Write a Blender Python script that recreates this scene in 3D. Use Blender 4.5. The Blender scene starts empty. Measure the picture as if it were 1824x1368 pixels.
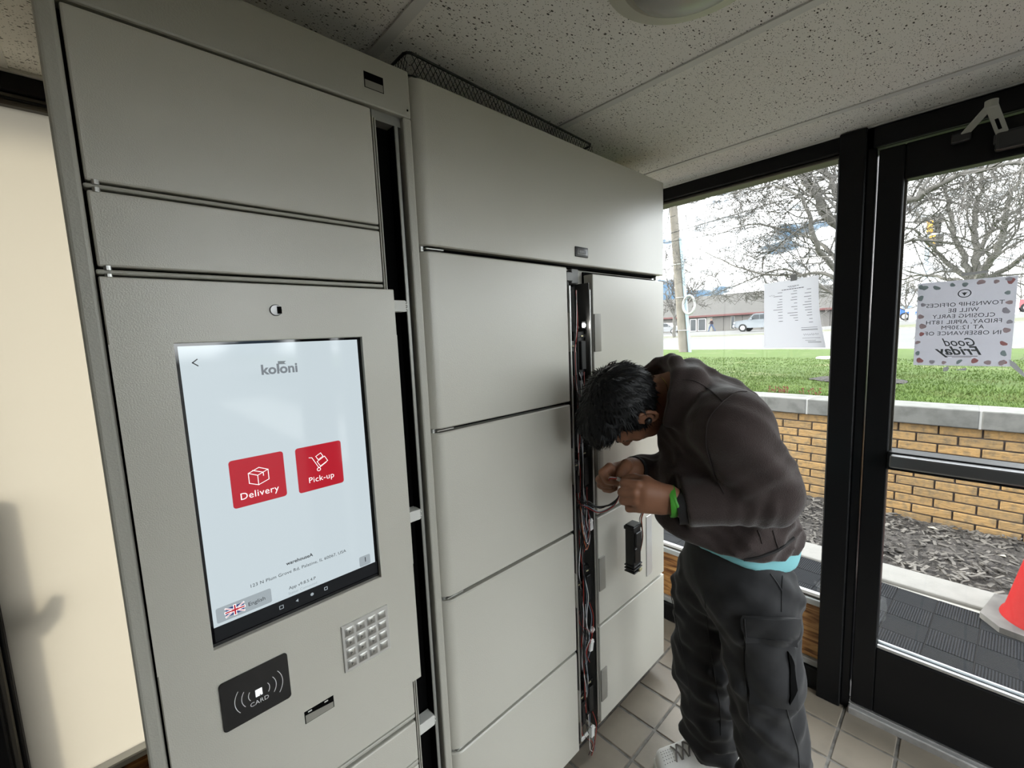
import bpy, bmesh, math, random
import numpy as np
from mathutils import Vector, Matrix

# ---------------------------------------------------------------- camera, world, sun, exposure
sc = bpy.context.scene
col = sc.collection
EYE = np.array([0.0, 0.0, 1.45])
FPX = 764.1
YAW, PITCH, ROLL = [math.radians(a) for a in (46.888, -6.532, -2.400)]
_f = np.array([math.cos(PITCH)*math.cos(YAW), math.cos(PITCH)*math.sin(YAW), math.sin(PITCH)])
_r = np.cross(_f, [0, 0, 1]); _r /= np.linalg.norm(_r); _u = np.cross(_r, _f)
RIGHT = _r*math.cos(ROLL)+_u*math.sin(ROLL)
UP = -_r*math.sin(ROLL)+_u*math.cos(ROLL)
cam_d = bpy.data.cameras.new('camera'); cam = bpy.data.objects.new('camera', cam_d); col.objects.link(cam)
cam_d.sensor_fit = 'HORIZONTAL'; cam_d.sensor_width = 36.0; cam_d.lens = FPX/1824*36
cam_d.clip_start = 0.02; cam_d.clip_end = 400
cam.matrix_world = Matrix(((RIGHT[0], UP[0], -_f[0], EYE[0]), (RIGHT[1], UP[1], -_f[1], EYE[1]),
                           (RIGHT[2], UP[2], -_f[2], EYE[2]), (0, 0, 0, 1)))
sc.camera = cam
sc.view_settings.view_transform = 'Standard'; sc.view_settings.look = 'None'
sc.view_settings.gamma = 1.0; sc.view_settings.use_curve_mapping = False
sc.view_settings.exposure = 2.74
sc.cycles.max_bounces = 8; sc.cycles.diffuse_bounces = 5; sc.cycles.glossy_bounces = 4
sc.cycles.transmission_bounces = 8; sc.cycles.transparent_max_bounces = 16
sc.cycles.caustics_reflective = False; sc.cycles.caustics_refractive = False
sc.cycles.sample_clamp_indirect = 6.0
sc.cycles.use_denoising = True

world = bpy.data.worlds.new('sky'); sc.world = world; world.use_nodes = True
nt = world.node_tree; nt.nodes.clear()
def wn(t, **k):
    n = nt.nodes.new(t)
    for a, b in k.items(): setattr(n, a, b)
    return n
wo = wn('ShaderNodeOutputWorld'); bg = wn('ShaderNodeBackground'); nt.links.new(bg.outputs[0], wo.inputs[0])
tc = wn('ShaderNodeTexCoord'); mp = wn('ShaderNodeMapping'); mp.inputs['Scale'].default_value = (1.0, 1.0, 3.2)
nt.links.new(tc.outputs['Generated'], mp.inputs[0])
nz = wn('ShaderNodeTexNoise'); nz.inputs['Scale'].default_value = 3.1; nz.inputs['Detail'].default_value = 7
nz.inputs['Roughness'].default_value = 0.6; nt.links.new(mp.outputs[0], nz.inputs[0])
cr = wn('ShaderNodeValToRGB'); nt.links.new(nz.outputs['Fac'], cr.inputs[0])
el = cr.color_ramp.elements
el[0].position = 0.38; el[0].color = (0.034, 0.060, 0.092, 1)
el[1].position = 0.455; el[1].color = (0.95, 0.97, 1.0, 1)
e = el.new(0.565); e.color = (0.085, 0.092, 0.102, 1)
e = el.new(0.525); e.color = (1.0, 1.0, 1.0, 1)
e = el.new(0.60); e.color = (1.05, 1.05, 1.05, 1)
e = el.new(0.415); e.color = (0.07, 0.088, 0.108, 1)
sx = wn('ShaderNodeSeparateXYZ'); nt.links.new(tc.outputs['Generated'], sx.inputs[0])
mr = wn('ShaderNodeMapRange'); nt.links.new(sx.outputs['Z'], mr.inputs['Value'])
mr.inputs['From Min'].default_value = -0.03; mr.inputs['From Max'].default_value = 0.0
mr.inputs['To Min'].default_value = 0.0; mr.inputs['To Max'].default_value = 1.0
mx = wn('ShaderNodeMix', data_type='RGBA'); nt.links.new(mr.outputs[0], mx.inputs['Factor'])
mx.inputs[6].default_value = (0.05, 0.05, 0.045, 1); nt.links.new(cr.outputs[0], mx.inputs[7])
nt.links.new(mx.outputs[2], bg.inputs[0]); bg.inputs[1].default_value = 1.55

sun_d = bpy.data.lights.new('sun', 'SUN'); sun_d.energy = 1.0; sun_d.angle = math.radians(8); sun_d.color = (1.0, 0.93, 0.80)
sun = bpy.data.objects.new('sun', sun_d); col.objects.link(sun); sun.location = (-3, 8, 8)
sun.rotation_euler = Vector((0.22, -1.0, -0.62)).to_track_quat('-Z', 'Y').to_euler()

# ---------------------------------------------------------------- helpers
R = math.radians
random.seed(7); rng = np.random.default_rng(7)

def ray(u, v):
    d = RIGHT*(u-912)/FPX - UP*(v-684)/FPX + _f
    return d
def at_x(u, v, x): d = ray(u, v); return EYE + d*(x/d[0])
def at_y(u, v, y): d = ray(u, v); return EYE + d*(y/d[1])
def at_z(u, v, z): d = ray(u, v); return EYE + d*((z-EYE[2])/d[2])

_mats = {}
def mat(name, color=(.8, .8, .8), rough=.5, metal=0.0, spec=.5, coat=0.0, noise=None, bump=None, emit=None, estr=1.0, sheen=0.0, trans=None, alpha=1.0):
    """noise=(scale, amount, colour2)  bump=(scale, strength, distance)"""
    if name in _mats: return _mats[name]
    m = bpy.data.materials.new(name); m.use_nodes = True; t = m.node_tree; b = t.nodes['Principled BSDF']
    b.inputs['Base Color'].default_value = (*color, 1); b.inputs['Roughness'].default_value = rough
    b.inputs['Metallic'].default_value = metal; b.inputs['Specular IOR Level'].default_value = spec
    b.inputs['Coat Weight'].default_value = coat
    if sheen: b.inputs['Sheen Weight'].default_value = sheen; b.inputs['Sheen Roughness'].default_value = .4
    if emit: b.inputs['Emission Color'].default_value = (*emit, 1); b.inputs['Emission Strength'].default_value = estr
    if alpha < 1: b.inputs['Alpha'].default_value = alpha
    tcn = None
    if noise or bump:
        tcn = t.nodes.new('ShaderNodeTexCoord')
    if noise:
        n = t.nodes.new('ShaderNodeTexNoise'); n.inputs['Scale'].default_value = noise[0]; n.inputs['Detail'].default_value = 5
        t.links.new(tcn.outputs['Object'], n.inputs[0])
        r = t.nodes.new('ShaderNodeValToRGB'); t.links.new(n.outputs['Fac'], r.inputs[0])
        r.color_ramp.elements[0].position = .5-noise[1]; r.color_ramp.elements[1].position = .5+noise[1]
        r.color_ramp.elements[0].color = (*color, 1); r.color_ramp.elements[1].color = (*noise[2], 1)
        t.links.new(r.outputs[0], b.inputs['Base Color'])
    if bump:
        n = t.nodes.new('ShaderNodeTexNoise'); n.inputs['Scale'].default_value = bump[0]; n.inputs['Detail'].default_value = 4
        t.links.new(tcn.outputs['Object'], n.inputs[0])
        bp = t.nodes.new('ShaderNodeBump'); bp.inputs['Strength'].default_value = bump[1]; bp.inputs['Distance'].default_value = bump[2]
        t.links.new(n.outputs['Fac'], bp.inputs['Height']); t.links.new(bp.outputs[0], b.inputs['Normal'])
    _mats[name] = m
    return m

def tag(o, label=None, cat=None, group=None, kind=None):
    if label: o['label'] = label
    if cat: o['category'] = cat
    if group: o['group'] = group
    if kind: o['kind'] = kind
    return o

def thing(name, label, cat, loc=(0, 0, 0), group=None, kind=None):
    o = bpy.data.objects.new(name, None); col.objects.link(o); o.location = loc; o.empty_display_size = .05
    return tag(o, label, cat, group, kind)

class MB:
    """collects shapes in world coordinates, then links them as one mesh object"""
    def __init__(s): s.v = []; s.f = []
    def add(s, vs, fs):
        n = len(s.v); s.v += [tuple(map(float, p)) for p in vs]; s.f += [tuple(i+n for i in f) for f in fs]; return s
    def box(s, x0, x1, y0, y1, z0, z1, M=None):
        vs = [(x, y, z) for x in (x0, x1) for y in (y0, y1) for z in (z0, z1)]
        if M is not None: vs = [tuple(M @ Vector(p)) for p in vs]
        return s.add(vs, [(0, 1, 3, 2), (4, 6, 7, 5), (0, 4, 5, 1), (2, 3, 7, 6), (0, 2, 6, 4), (1, 5, 7, 3)])
    def rbox(s, x0, x1, y0, y1, z0, z1, r, seg=2, M=None):
        bm = bmesh.new(); bmesh.ops.create_cube(bm, size=1)
        for v in bm.verts: v.co = Vector(((x0+x1)/2+v.co.x*(x1-x0), (y0+y1)/2+v.co.y*(y1-y0), (z0+z1)/2+v.co.z*(z1-z0)))
        r = min(r, .49*min(x1-x0, y1-y0, z1-z0))
        bmesh.ops.bevel(bm, geom=bm.edges[:]+bm.verts[:], offset=r, segments=seg, affect='EDGES', profile=.5)
        bm.verts.index_update()
        vs = [tuple(M @ v.co) if M is not None else tuple(v.co) for v in bm.verts]
        s.add(vs, [tuple(v.index for v in f.verts) for f in bm.faces]); bm.free(); return s
    def prism(s, poly, axis, a, b):
        """poly: 2-D outline; axis 'x','y','z' the extrusion axis from a to b; 2-D = the two other axes in order"""
        def P(p, t):
            return (t, p[0], p[1]) if axis == 'x' else (p[0], t, p[1]) if axis == 'y' else (p[0], p[1], t)
        n = len(poly); vs = [P(p, a) for p in poly]+[P(p, b) for p in poly]
        fs = [tuple(range(n)), tuple(range(2*n-1, n-1, -1))]+[(i, (i+1) % n, n+(i+1) % n, n+i) for i in range(n)]
        return s.add(vs, fs)
    def tube(s, pts, r, n=8, caps=True):
        pts = [Vector(p) for p in pts]; rs = r if isinstance(r, (list, tuple)) else [r]*len(pts)
        k = len(pts); vs = []; ref = None
        for i, p in enumerate(pts):
            d = (pts[min(i+1, k-1)]-pts[max(i-1, 0)])
            d = d.normalized() if d.length > 1e-9 else Vector((0, 0, 1))
            if ref is None: ref = d.orthogonal().normalized()
            a = (ref-d*ref.dot(d)); a = a.normalized() if a.length > 1e-6 else d.orthogonal().normalized(); ref = a; b = d.cross(a)
            for j in range(n):
                t = 2*math.pi*j/n; vs.append(tuple(p+(a*math.cos(t)+b*math.sin(t))*rs[i]))
        fs = [(i*n+j, i*n+(j+1) % n, (i+1)*n+(j+1) % n, (i+1)*n+j) for i in range(k-1) for j in range(n)]
        if caps: fs += [tuple(range(n-1, -1, -1)), tuple((k-1)*n+j for j in range(n))]
        return s.add(vs, fs)
    def cyl(s, p0, p1, r, n=16, r2=None): return s.tube([p0, p1], [r, r if r2 is None else r2], n)
    def lathe(s, prof, c, n=24, axis='z'):
        vs = []
        for r_, h in prof:
            for j in range(n):
                t = 2*math.pi*j/n; a, b = r_*math.cos(t), r_*math.sin(t)
                vs.append((c[0]+a, c[1]+b, c[2]+h) if axis == 'z' else (c[0]+a, c[1]+h, c[2]+b) if axis == 'y' else (c[0]+h, c[1]+a, c[2]+b))
        k = len(prof); fs = [(i*n+j, i*n+(j+1) % n, (i+1)*n+(j+1) % n, (i+1)*n+j) for i in range(k-1) for j in range(n)]
        fs += [tuple(range(n-1, -1, -1)), tuple((k-1)*n+j for j in range(n))]
        return s.add(vs, fs)
    def poly(s, pts): return s.add(pts, [tuple(range(len(pts)))])
    def build(s, name, m, parent=None, smooth=None, local=None, kind=None, label=None):
        me = bpy.data.meshes.new(name); me.from_pydata(s.v, [], s.f); me.update()
        bm = bmesh.new(); bm.from_mesh(me); bmesh.ops.recalc_face_normals(bm, faces=bm.faces[:]); bm.to_mesh(me); bm.free()
        return link(name, me, m, parent, smooth, local, kind, label)

def link(name, me, m, parent=None, smooth=None, local=None, kind=None, label=None):
    if m is not None:
        for x in (m if isinstance(m, (list, tuple)) else [m]): me.materials.append(x)
    if smooth is not None:
        me.polygons.foreach_set('use_smooth', [True]*len(me.polygons)); me.set_sharp_from_angle(angle=R(smooth))
    o = bpy.data.objects.new(name, me); col.objects.link(o)
    if parent is not None:
        o.parent = parent
        if local is None: o.location = -world_loc(parent)
    if local is not None: o.location = local
    if kind: o['kind'] = kind
    if label: o['label'] = label
    return o
def world_loc(p):
    v = Vector(p.location)
    while p.parent is not None: p = p.parent; v += Vector(p.location)
    return v
def struct(name, mb, m, smooth=None, label=None, cat=None):
    o = mb.build(name, m, None, smooth); o['kind'] = 'structure'
    if label: o['label'] = label
    if cat: o['category'] = cat
    return o
def dup(o, parent, loc):
    c = o.copy(); col.objects.link(c); c.parent = parent; c.location = loc
    return c
def _text_raw(name, body, size, pos, rot, m, parent, align='CENTER', bold=0.0, shear=0.0, ext=0.0, spacing=1.0, xs=1.0):
    c = bpy.data.curves.new(name, 'FONT'); c.body = body; c.size = size; c.align_x = align; c.align_y = 'CENTER'
    c.offset = bold; c.shear = shear; c.extrude = ext; c.space_character = spacing; c.resolution_u = 3
    c.materials.append(m); o = bpy.data.objects.new(name, c); col.objects.link(o)
    o.rotation_euler = rot; o.scale = (xs, 1, 1); o.parent = parent
    o.location = Vector(pos)-(world_loc(parent) if parent else Vector((0, 0, 0)))
    return o

def text(*a, **k):
    o = _text_raw(*a, **k); me = bpy.data.meshes.new_from_object(o); nm = a[0]; m = Matrix.LocRotScale(o.location, o.rotation_euler, o.scale); p = o.parent
    c = o.data; bpy.data.objects.remove(o); bpy.data.curves.remove(c)
    q = bpy.data.objects.new(nm, me); col.objects.link(q); q.parent = p; q.matrix_basis = m; return q

# ---------------------------------------------------------------- materials
M_lock = mat('powder_coat', (.52, .505, .445), .27, 0.0, .75, bump=(520, .42, .0008), noise=(5, .5, (.54, .525, .465)))
M_lock2 = mat('powder_coat_frame', (.42, .41, .36), .34, 0.0, .55, bump=(380, .4, .0010))
M_tab = mat('grey_tab', (.26, .25, .22), .4)
M_dark = mat('recess_shade_black', (.002, .002, .002), .8, spec=.05)  # near black that paints the shade of gaps, slots and holes
M_carc = mat('carcass_metal', (.10, .10, .095), .45, .6)
M_zinc = mat('zinc_strip', (.55, .55, .53), .32, .9)
M_white = mat('white_metal', (.62, .62, .59), .5)
M_frame = mat('black_anodised', (.006, .006, .0065), .42, spec=.22)
M_frame2 = mat('dark_aluminium', (.10, .09, .075), .45, .5)
M_alu = mat('bright_aluminium', (.62, .63, .64), .3, .85)
M_blackplastic = mat('black_plastic', (.012, .012, .012), .4)
M_red = mat('wire_red', (.35, .03, .02), .5); M_blk = mat('wire_black', (.015, .015, .015), .45)
M_wht = mat('white_plastic', (.72, .72, .70), .4); M_org = mat('wire_orange', (.5, .14, .05), .5)
M_blu = mat('wire_grey_blue', (.18, .22, .27), .5)

# ---------------------------------------------------------------- node materials of the setting
def nodes(m): return m.node_tree.nodes, m.node_tree.links, m.node_tree.nodes['Principled BSDF']
def ceiling_mat():
    m = mat('ceiling_tile', (.88, .86, .81), .9, spec=.1); n, l, b = nodes(m)
    tc = n.new('ShaderNodeTexCoord'); mp = n.new('ShaderNodeMapping'); mp.inputs['Scale'].default_value = (1, 1.9, 1)
    l.new(tc.outputs['Object'], mp.inputs[0])
    def holes(scale, lo, hi):
        v = n.new('ShaderNodeTexVoronoi'); v.inputs['Scale'].default_value = scale; v.inputs['Randomness'].default_value = 1
        l.new(mp.outputs[0], v.inputs['Vector'])
        wh = n.new('ShaderNodeSeparateColor'); l.new(v.outputs['Color'], wh.inputs[0])
        a = n.new('ShaderNodeMapRange'); l.new(wh.outputs[0], a.inputs['Value'])
        a.inputs['From Min'].default_value = .55; a.inputs['From Max'].default_value = 1; a.inputs['To Min'].default_value = lo; a.inputs['To Max'].default_value = hi
        s = n.new('ShaderNodeMath'); s.operation = 'LESS_THAN'; l.new(v.outputs['Distance'], s.inputs[0]); l.new(a.outputs[0], s.inputs[1])
        return s
    h1 = holes(95, 0.04, .36); h2 = holes(230, .08, .38)
    mxx = n.new('ShaderNodeMath'); mxx.operation = 'MAXIMUM'; l.new(h1.outputs[0], mxx.inputs[0]); l.new(h2.outputs[0], mxx.inputs[1])
    c = n.new('ShaderNodeMix'); c.data_type = 'RGBA'; l.new(mxx.outputs[0], c.inputs['Factor'])
    c.inputs[6].default_value = (.88, .86, .81, 1); c.inputs[7].default_value = (.10, .095, .08, 1); l.new(c.outputs[2], b.inputs['Base Color'])
    bp = n.new('ShaderNodeBump'); bp.inputs['Strength'].default_value = .6; bp.inputs['Distance'].default_value = .002; bp.invert = True
    l.new(mxx.outputs[0], bp.inputs['Height']); l.new(bp.outputs[0], b.inputs['Normal'])
    return m
M_ceil = ceiling_mat()
M_tbar = mat('painted_grid', (.72, .71, .68), .5)
def random_tint(name, c1, c2, rough, noise_scale, dark, bump=None, wave=None, namt=.5):
    """per-object tint plus blotches"""
    m = mat(name, c1, rough); n, l, b = nodes(m)
    oi = n.new('ShaderNodeObjectInfo'); tc = n.new('ShaderNodeTexCoord')
    a = n.new('ShaderNodeMix'); a.data_type = 'RGBA'; l.new(oi.outputs['Random'], a.inputs['Factor'])
    a.inputs[6].default_value = (*c1, 1); a.inputs[7].default_value = (*c2, 1)
    geo = n.new('ShaderNodeNewGeometry')
    z = n.new('ShaderNodeTexNoise'); z.inputs['Scale'].default_value = noise_scale; z.inputs['Detail'].default_value = 6
    l.new(geo.outputs['Position'], z.inputs[0])
    r = n.new('ShaderNodeMapRange'); l.new(z.outputs['Fac'], r.inputs['Value']); r.inputs['From Min'].default_value = .45; r.inputs['From Max'].default_value = .75; r.inputs['To Max'].default_value = namt
    c = n.new('ShaderNodeMix'); c.data_type = 'RGBA'; l.new(r.outputs[0], c.inputs['Factor']); l.new(a.outputs[2], c.inputs[6])
    c.inputs[7].default_value = (*dark, 1); l.new(c.outputs[2], b.inputs['Base Color'])
    if bump:
        mp = n.new('ShaderNodeMapping'); mp.inputs['Scale'].default_value = wave or (1, 1, 1); l.new(geo.outputs['Position'], mp.inputs[0])
        q = n.new('ShaderNodeTexNoise'); q.inputs['Scale'].default_value = bump[0]; q.inputs['Detail'].default_value = 6; q.inputs['Roughness'].default_value = .7
        q.inputs['Distortion'].default_value = .8; l.new(mp.outputs[0], q.inputs[0])
        bp = n.new('ShaderNodeBump'); bp.inputs['Strength'].default_value = bump[1]; bp.inputs['Distance'].default_value = bump[2]
        l.new(q.outputs['Fac'], bp.inputs['Height']); l.new(bp.outputs[0], b.inputs['Normal'])
    return m
M_tile = random_tint('quarry_tile', (.235, .20, .158), (.275, .235, .187), .42, 9, (.16, .142, .118), bump=(60, .25, .002))
M_grout = mat('grout', (.085, .078, .068), .85, noise=(30, .25, (.27, .255, .235)), bump=(150, .5, .002))
M_brick = random_tint('tan_brick', (.34, .205, .078), (.26, .165, .072), .85, 34, (.10, .085, .06), bump=(26, 1.0, .010), wave=(1, .38, 1.5), namt=.75)
M_mortar = mat('mortar', (.10, .085, .078), .9, bump=(80, .5, .004))
M_cap = random_tint('cap_stone', (.150, .147, .138), (.125, .125, .118), .85, 9, (.055, .055, .050), bump=(40, .5, .004), namt=.8)
M_conc = mat('concrete', (.25, .245, .23), .85, noise=(3, .3, (.32, .31, .29)), bump=(70, .4, .003))
M_mulch = mat('mulch', (.013, .011, .010), .95, noise=(28, .16, (.055, .049, .046)), bump=(60, 1, .02))
def glass_mat(name='window_glass', tint=(.93, .95, .95)):
    m = bpy.data.materials.new(name); m.use_nodes = True; n = m.node_tree.nodes; l = m.node_tree.links; n.clear()
    o = n.new('ShaderNodeOutputMaterial'); t = n.new('ShaderNodeBsdfTransparent'); g = n.new('ShaderNodeBsdfGlossy'); x = n.new('ShaderNodeMixShader')
    f = n.new('ShaderNodeFresnel'); geo = n.new('ShaderNodeNewGeometry'); mrg = n.new('ShaderNodeMapRange'); l.new(geo.outputs['Backfacing'], mrg.inputs['Value'])
    mrg.inputs['To Min'].default_value = 1.45; mrg.inputs['To Max'].default_value = 1/1.45; l.new(mrg.outputs[0], f.inputs[0]); t.inputs[0].default_value = (*tint, 1); g.inputs['Roughness'].default_value = .01
    l.new(f.outputs[0], x.inputs[0]); l.new(t.outputs[0], x.inputs[1]); l.new(g.outputs[0], x.inputs[2]); l.new(x.outputs[0], o.inputs[0])
    return m
M_glass = glass_mat()
def frost_mat():
    m = bpy.data.materials.new('frosted_glass'); m.use_nodes = True; n = m.node_tree.nodes; l = m.node_tree.links; n.clear()
    o = n.new('ShaderNodeOutputMaterial'); t = n.new('ShaderNodeBsdfTranslucent'); d = n.new('ShaderNodeBsdfDiffuse'); x = n.new('ShaderNodeMixShader')
    t.inputs[0].default_value = (.49, .47, .42, 1); d.inputs[0].default_value = (.45, .445, .42, 1); x.inputs[0].default_value = .22
    l.new(t.outputs[0], x.inputs[1]); l.new(d.outputs[0], x.inputs[2]); l.new(x.outputs[0], o.inputs[0])
    return m
M_frost = frost_mat()
def wood_mat():
    m = mat('plywood', (.30, .13, .04), .45); n, l, b = nodes(m)
    tc = n.new('ShaderNodeTexCoord'); mp = n.new('ShaderNodeMapping'); mp.inputs['Scale'].default_value = (1, .9, 7); l.new(tc.outputs['Object'], mp.inputs[0])
    z = n.new('ShaderNodeTexNoise'); z.inputs['Scale'].default_value = 6; z.inputs['Detail'].default_value = 5; z.inputs['Distortion'].default_value = 1.6; l.new(mp.outputs[0], z.inputs[0])
    r = n.new('ShaderNodeValToRGB'); l.new(z.outputs['Fac'], r.inputs[0]); e = r.color_ramp.elements
    e[0].position = .35; e[0].color = (.13, .045, .014, 1); e[1].position = .65; e[1].color = (.60, .33, .12, 1)
    q = e.new(.5); q.color = (.38, .17, .055, 1); l.new(r.outputs[0], b.inputs['Base Color'])
    return m
M_wood = wood_mat()
M_paint = mat('wall_paint', (.50, .49, .46), .8, bump=(200, .2, .001))

# ---------------------------------------------------------------- floor
XL, XR, YB, YF, ZC = -1.6, 1.9, -.80, 1.49, 2.071
floor = struct('floor', MB().box(XL, XR, YB, YF, -.12, -.004), M_grout, label='brown square quarry tiled floor with grey grout')
PX_, PY_, X0, Y0 = .1535, .1545, 1.148, .0915
tile0 = None; far = MB()
for i in range(-18, 5):
    for j in range(-10, 9):
        x0, y0 = X0+i*PX_, Y0+j*PY_
        x1, y1 = min(x0+PX_, XR), min(y0+PY_, YF)
        x0c, y0c = max(x0, XL), max(y0, YB)
        if x1-x0c < .02 or y1-y0c < .02: continue
        full = x1-x0c > PX_-.002 and y1-y0c > PY_-.002
        seen = x0 > .8 and -.55 < y0 < 1.1 and not (y0 > .84 and x1 < 1.55)
        g = .0045
        if full and seen:
            if tile0 is None:
                m_ = MB().rbox(-PX_/2+g, PX_/2-g, -PY_/2+g, PY_/2-g, -.010, 0, .0022, 1)
                tile0 = m_.build('floor_tile', M_tile, floor, local=(x0+PX_/2, y0+PY_/2, 0)); tile0.scale.z = 1
            else:
                t_ = dup(tile0, floor, (x0+PX_/2, y0+PY_/2, random.uniform(-.0008, .0004)))
        elif seen:
            MB().rbox(x0c+g, x1-g*.3, y0c+g, y1-g, -.010, 0, .002, 1).build('floor_tile', M_tile, floor)
        else: far.box(x0c+g, x1-g, y0c+g, y1-g, -.010, 0)
far.build('floor_tiles_beyond', M_tile, floor, kind='stuff')

# ---------------------------------------------------------------- ceiling
ceil = struct('ceiling', MB().box(XL-.1, XR+.1, YB-.1, YF+.1, ZC+.03, ZC+.12), M_paint, label='suspended ceiling of speckled acoustic tiles')
xs = [XL-.69+.69, -1.28, -.69, -.10, .495, 1.085, 1.675, XR]; ys = [YB, -.21, 1.01, YF]
for i in range(len(xs)-1):
    for j in range(len(ys)-1):
        MB().rbox(xs[i]+.003, xs[i+1]-.003, ys[j]+.003, ys[j+1]-.003, ZC+.004, ZC+.024, .003, 1).build('ceiling_tile', M_ceil, ceil)
for x in xs[1:-1]:
    MB().box(x-.012, x+.012, YB, YF, ZC, ZC+.0038).box(x-.0015, x+.0015, YB, YF, ZC+.003, ZC+.03).build('ceiling_bar', M_tbar, ceil)
for y in ys[1:-1]:
    MB().box(XL, XR, y-.012, y+.012, ZC+.0002, ZC+.0038).build('ceiling_bar', M_tbar, ceil)
MB().box(XL, XR, YF-.022, YF, ZC-.003, ZC+.0036).build('edge_angle', M_tbar, ceil)
MB().box(XR-.022, XR, YB, YF, ZC-.003, ZC+.0034).build('edge_angle', M_tbar, ceil)
lamp = thing('ceiling_light', 'round cream ceiling light fixture cut off by top of photo', 'ceiling light', (.775, .345, ZC))
c_ = (.775, .345, ZC)
MB().lathe([(.0, -.0), (.150, -.0), (.152, -.010), (.146, -.022), (.118, -.028), (.108, -.020), (0.0, -.020)][::-1], c_, 48).build('rim', mat('cream_metal', (.50, .49, .40), .4), lamp, smooth=40)
MB().lathe([(.106, -.022), (.10, -.040), (.07, -.056), (.03, -.062), (0.001, -.063)], c_, 48).build('glass_shade', mat('opal_glass', (.34, .33, .30), .25), lamp, smooth=60)

# ---------------------------------------------------------------- window wall (right, x = 1.9)
wr = thing('wall_right', 'black framed window wall beside the door', None, (0, 0, 0), kind='structure')
def wpart(name, x0, x1, y0, y1, z0, z1, m=M_frame, r=.003, parent=None): return MB().rbox(x0, x1, y0, y1, z0, z1, r, 1).build(name, m, parent or wr)
wpart('post', 1.868, 1.99, .262, .335, 0, ZC)
wpart('jamb', 1.885, 1.99, .236, .262, 0, ZC)
wpart('header', 1.885, 1.985, .335, YF, 2.018, ZC)
wpart('header', 1.885, 1.985, -.70, .262, 2.000, ZC)
wpart('header_plate', 1.868, 1.885, -.16, .245, 2.000, 2.060)
wpart('glazing_stop', 1.905, 1.975, .335, YF, 2.006, 2.018, M_frame2)
wpart('wood_panel', 1.930, 1.950, .335, YF, .110, .348, M_wood)
wpart('panel_trim', 1.915, 1.955, .335, YF, .084, .110, mat('grey_trim', (.33, .33, .32), .5))
wpart('base', 1.900, 1.985, .335, YF, 0, .084)
wpart('post', 1.868, 1.99, -.80, -.70, 0, ZC)
wpart('post', 1.868, 1.99, YF-.02, YF+.10, 0, ZC); wpart('post', 1.868, 1.99, YB-.1, YB, 0, ZC)
win = thing('window_1', 'large fixed window beside the door with a white sill', None, (0, 0, 0), kind='structure')
MB().rbox(1.905, 1.975, .337, YF-.02, .348, .372, .002, 1).build('window_sill', mat('pale_sill', (.52, .53, .53), .4, .3), win)
MB().rbox(1.918, 1.940, .335, .345, .372, 2.006, .001, 1).rbox(1.918, 1.940, .345, YF-.02, .372, .380, .001, 1).build('glazing_bead', M_frame2, win)
MB().box(1.944, 1.950, .336, YF-.02, .372, 2.006).build('pane', M_glass, win)
door = thing('door_1', 'black aluminium glass door with a push bar', None, (1.9, .231, 0), kind='structure')
DX0, DX1, DY0, DY1 = 1.880, 1.928, -.690, .231
wpart('stile', DX0, DX1, .167, DY1, .036, 1.992, parent=door); wpart('stile', DX0, DX1, DY0, -.626, .036, 1.992, parent=door)
wpart('top_rail', DX0, DX1, -.626, .167, 1.884, 1.992, parent=door); wpart('bottom_rail', DX0, DX1, -.626, .167, .036, .285, parent=door)
mr_ = wpart('mid_rail', 1.868, DX1+.01, -.626, .167, .947, 1.008, parent=door)
MB().rbox(1.838, 1.868, -.60, .160, .962, 1.004, .006, 2).build('push_bar', mat('worn_push_bar', (.20, .20, .205), .28, .75), door)
MB().rbox(1.886, 1.900, -.626, .167, .285, .2955, .002, 1).rbox(1.906, 1.916, -.626, .167, .285, .302, .002, 1).build('glazing_bead', M_alu, door)
MB().box(1.901, 1.906, -.626, .167, .290, .950).build('lower_pane', M_glass, door)
MB().box(1.901, 1.906, -.626, .167, 1.006, 1.890).build('upper_pane', M_glass, door)
MB().rbox(1.905, 1.912, .160, .170, 1.006, 1.886, .001, 1).build('glazing_bead', M_frame2, door)
thr = MB(); thr.rbox(1.862, 2.02, -.70, .236, -.004, .026, .004, 1)
for q in range(4): thr.box(1.882+q*.012, 1.886+q*.012, -.70, .236, .026, .029)
thr.build('threshold', mat('worn_threshold', (.36, .35, .34), .5, .5, noise=(25, .2, (.52, .51, .50))), door)
cl = thing('door_closer', 'pale grey door closer arms folded under the black header above the door', 'door closer', (1.87, -.02, 1.95))
E1 = Vector(at_x(1766, 186, 1.775)); A1 = Vector(at_x(1712, 246, 1.868)); A2 = Vector(at_x(1789, 246, 1.868))
M_cl = mat('closer_paint', (.44, .44, .38), .45)
def flatbar(p, q, w, t, mb):
    d = (q-p).normalized(); n = Vector((.35, 0, 1)).normalized(); s_ = d.cross(n).normalized(); n = s_.cross(d)
    M = Matrix(((d.x, s_.x, n.x, p.x), (d.y, s_.y, n.y, p.y), (d.z, s_.z, n.z, p.z), (0, 0, 0, 1)))
    return mb.rbox(0, (q-p).length, -w/2, w/2, -t/2, t/2, .002, 1, M=M)
flatbar(A1, E1, .020, .005, MB()).build('arm', M_cl, cl)
a2 = flatbar(A2, E1, .024, .007, MB()).build('arm', M_cl, cl)
d_ = (E1-A2)
flatbar(A2+d_*.30, A2+d_*.62, .009, .0095, MB()).build('slot', M_dark, a2, local=(0, 0, 0))
MB().cyl(E1+Vector((0, 0, -.008)), E1+Vector((0, 0, .010)), .013, 16).build('elbow_pin', M_cl, cl)
MB().rbox(1.845, 1.880, -.36, -.02, 1.900, 1.950, .008, 2).build('closer_body', mat('closer_body_paint', (.03, .03, .03), .4), cl)
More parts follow.
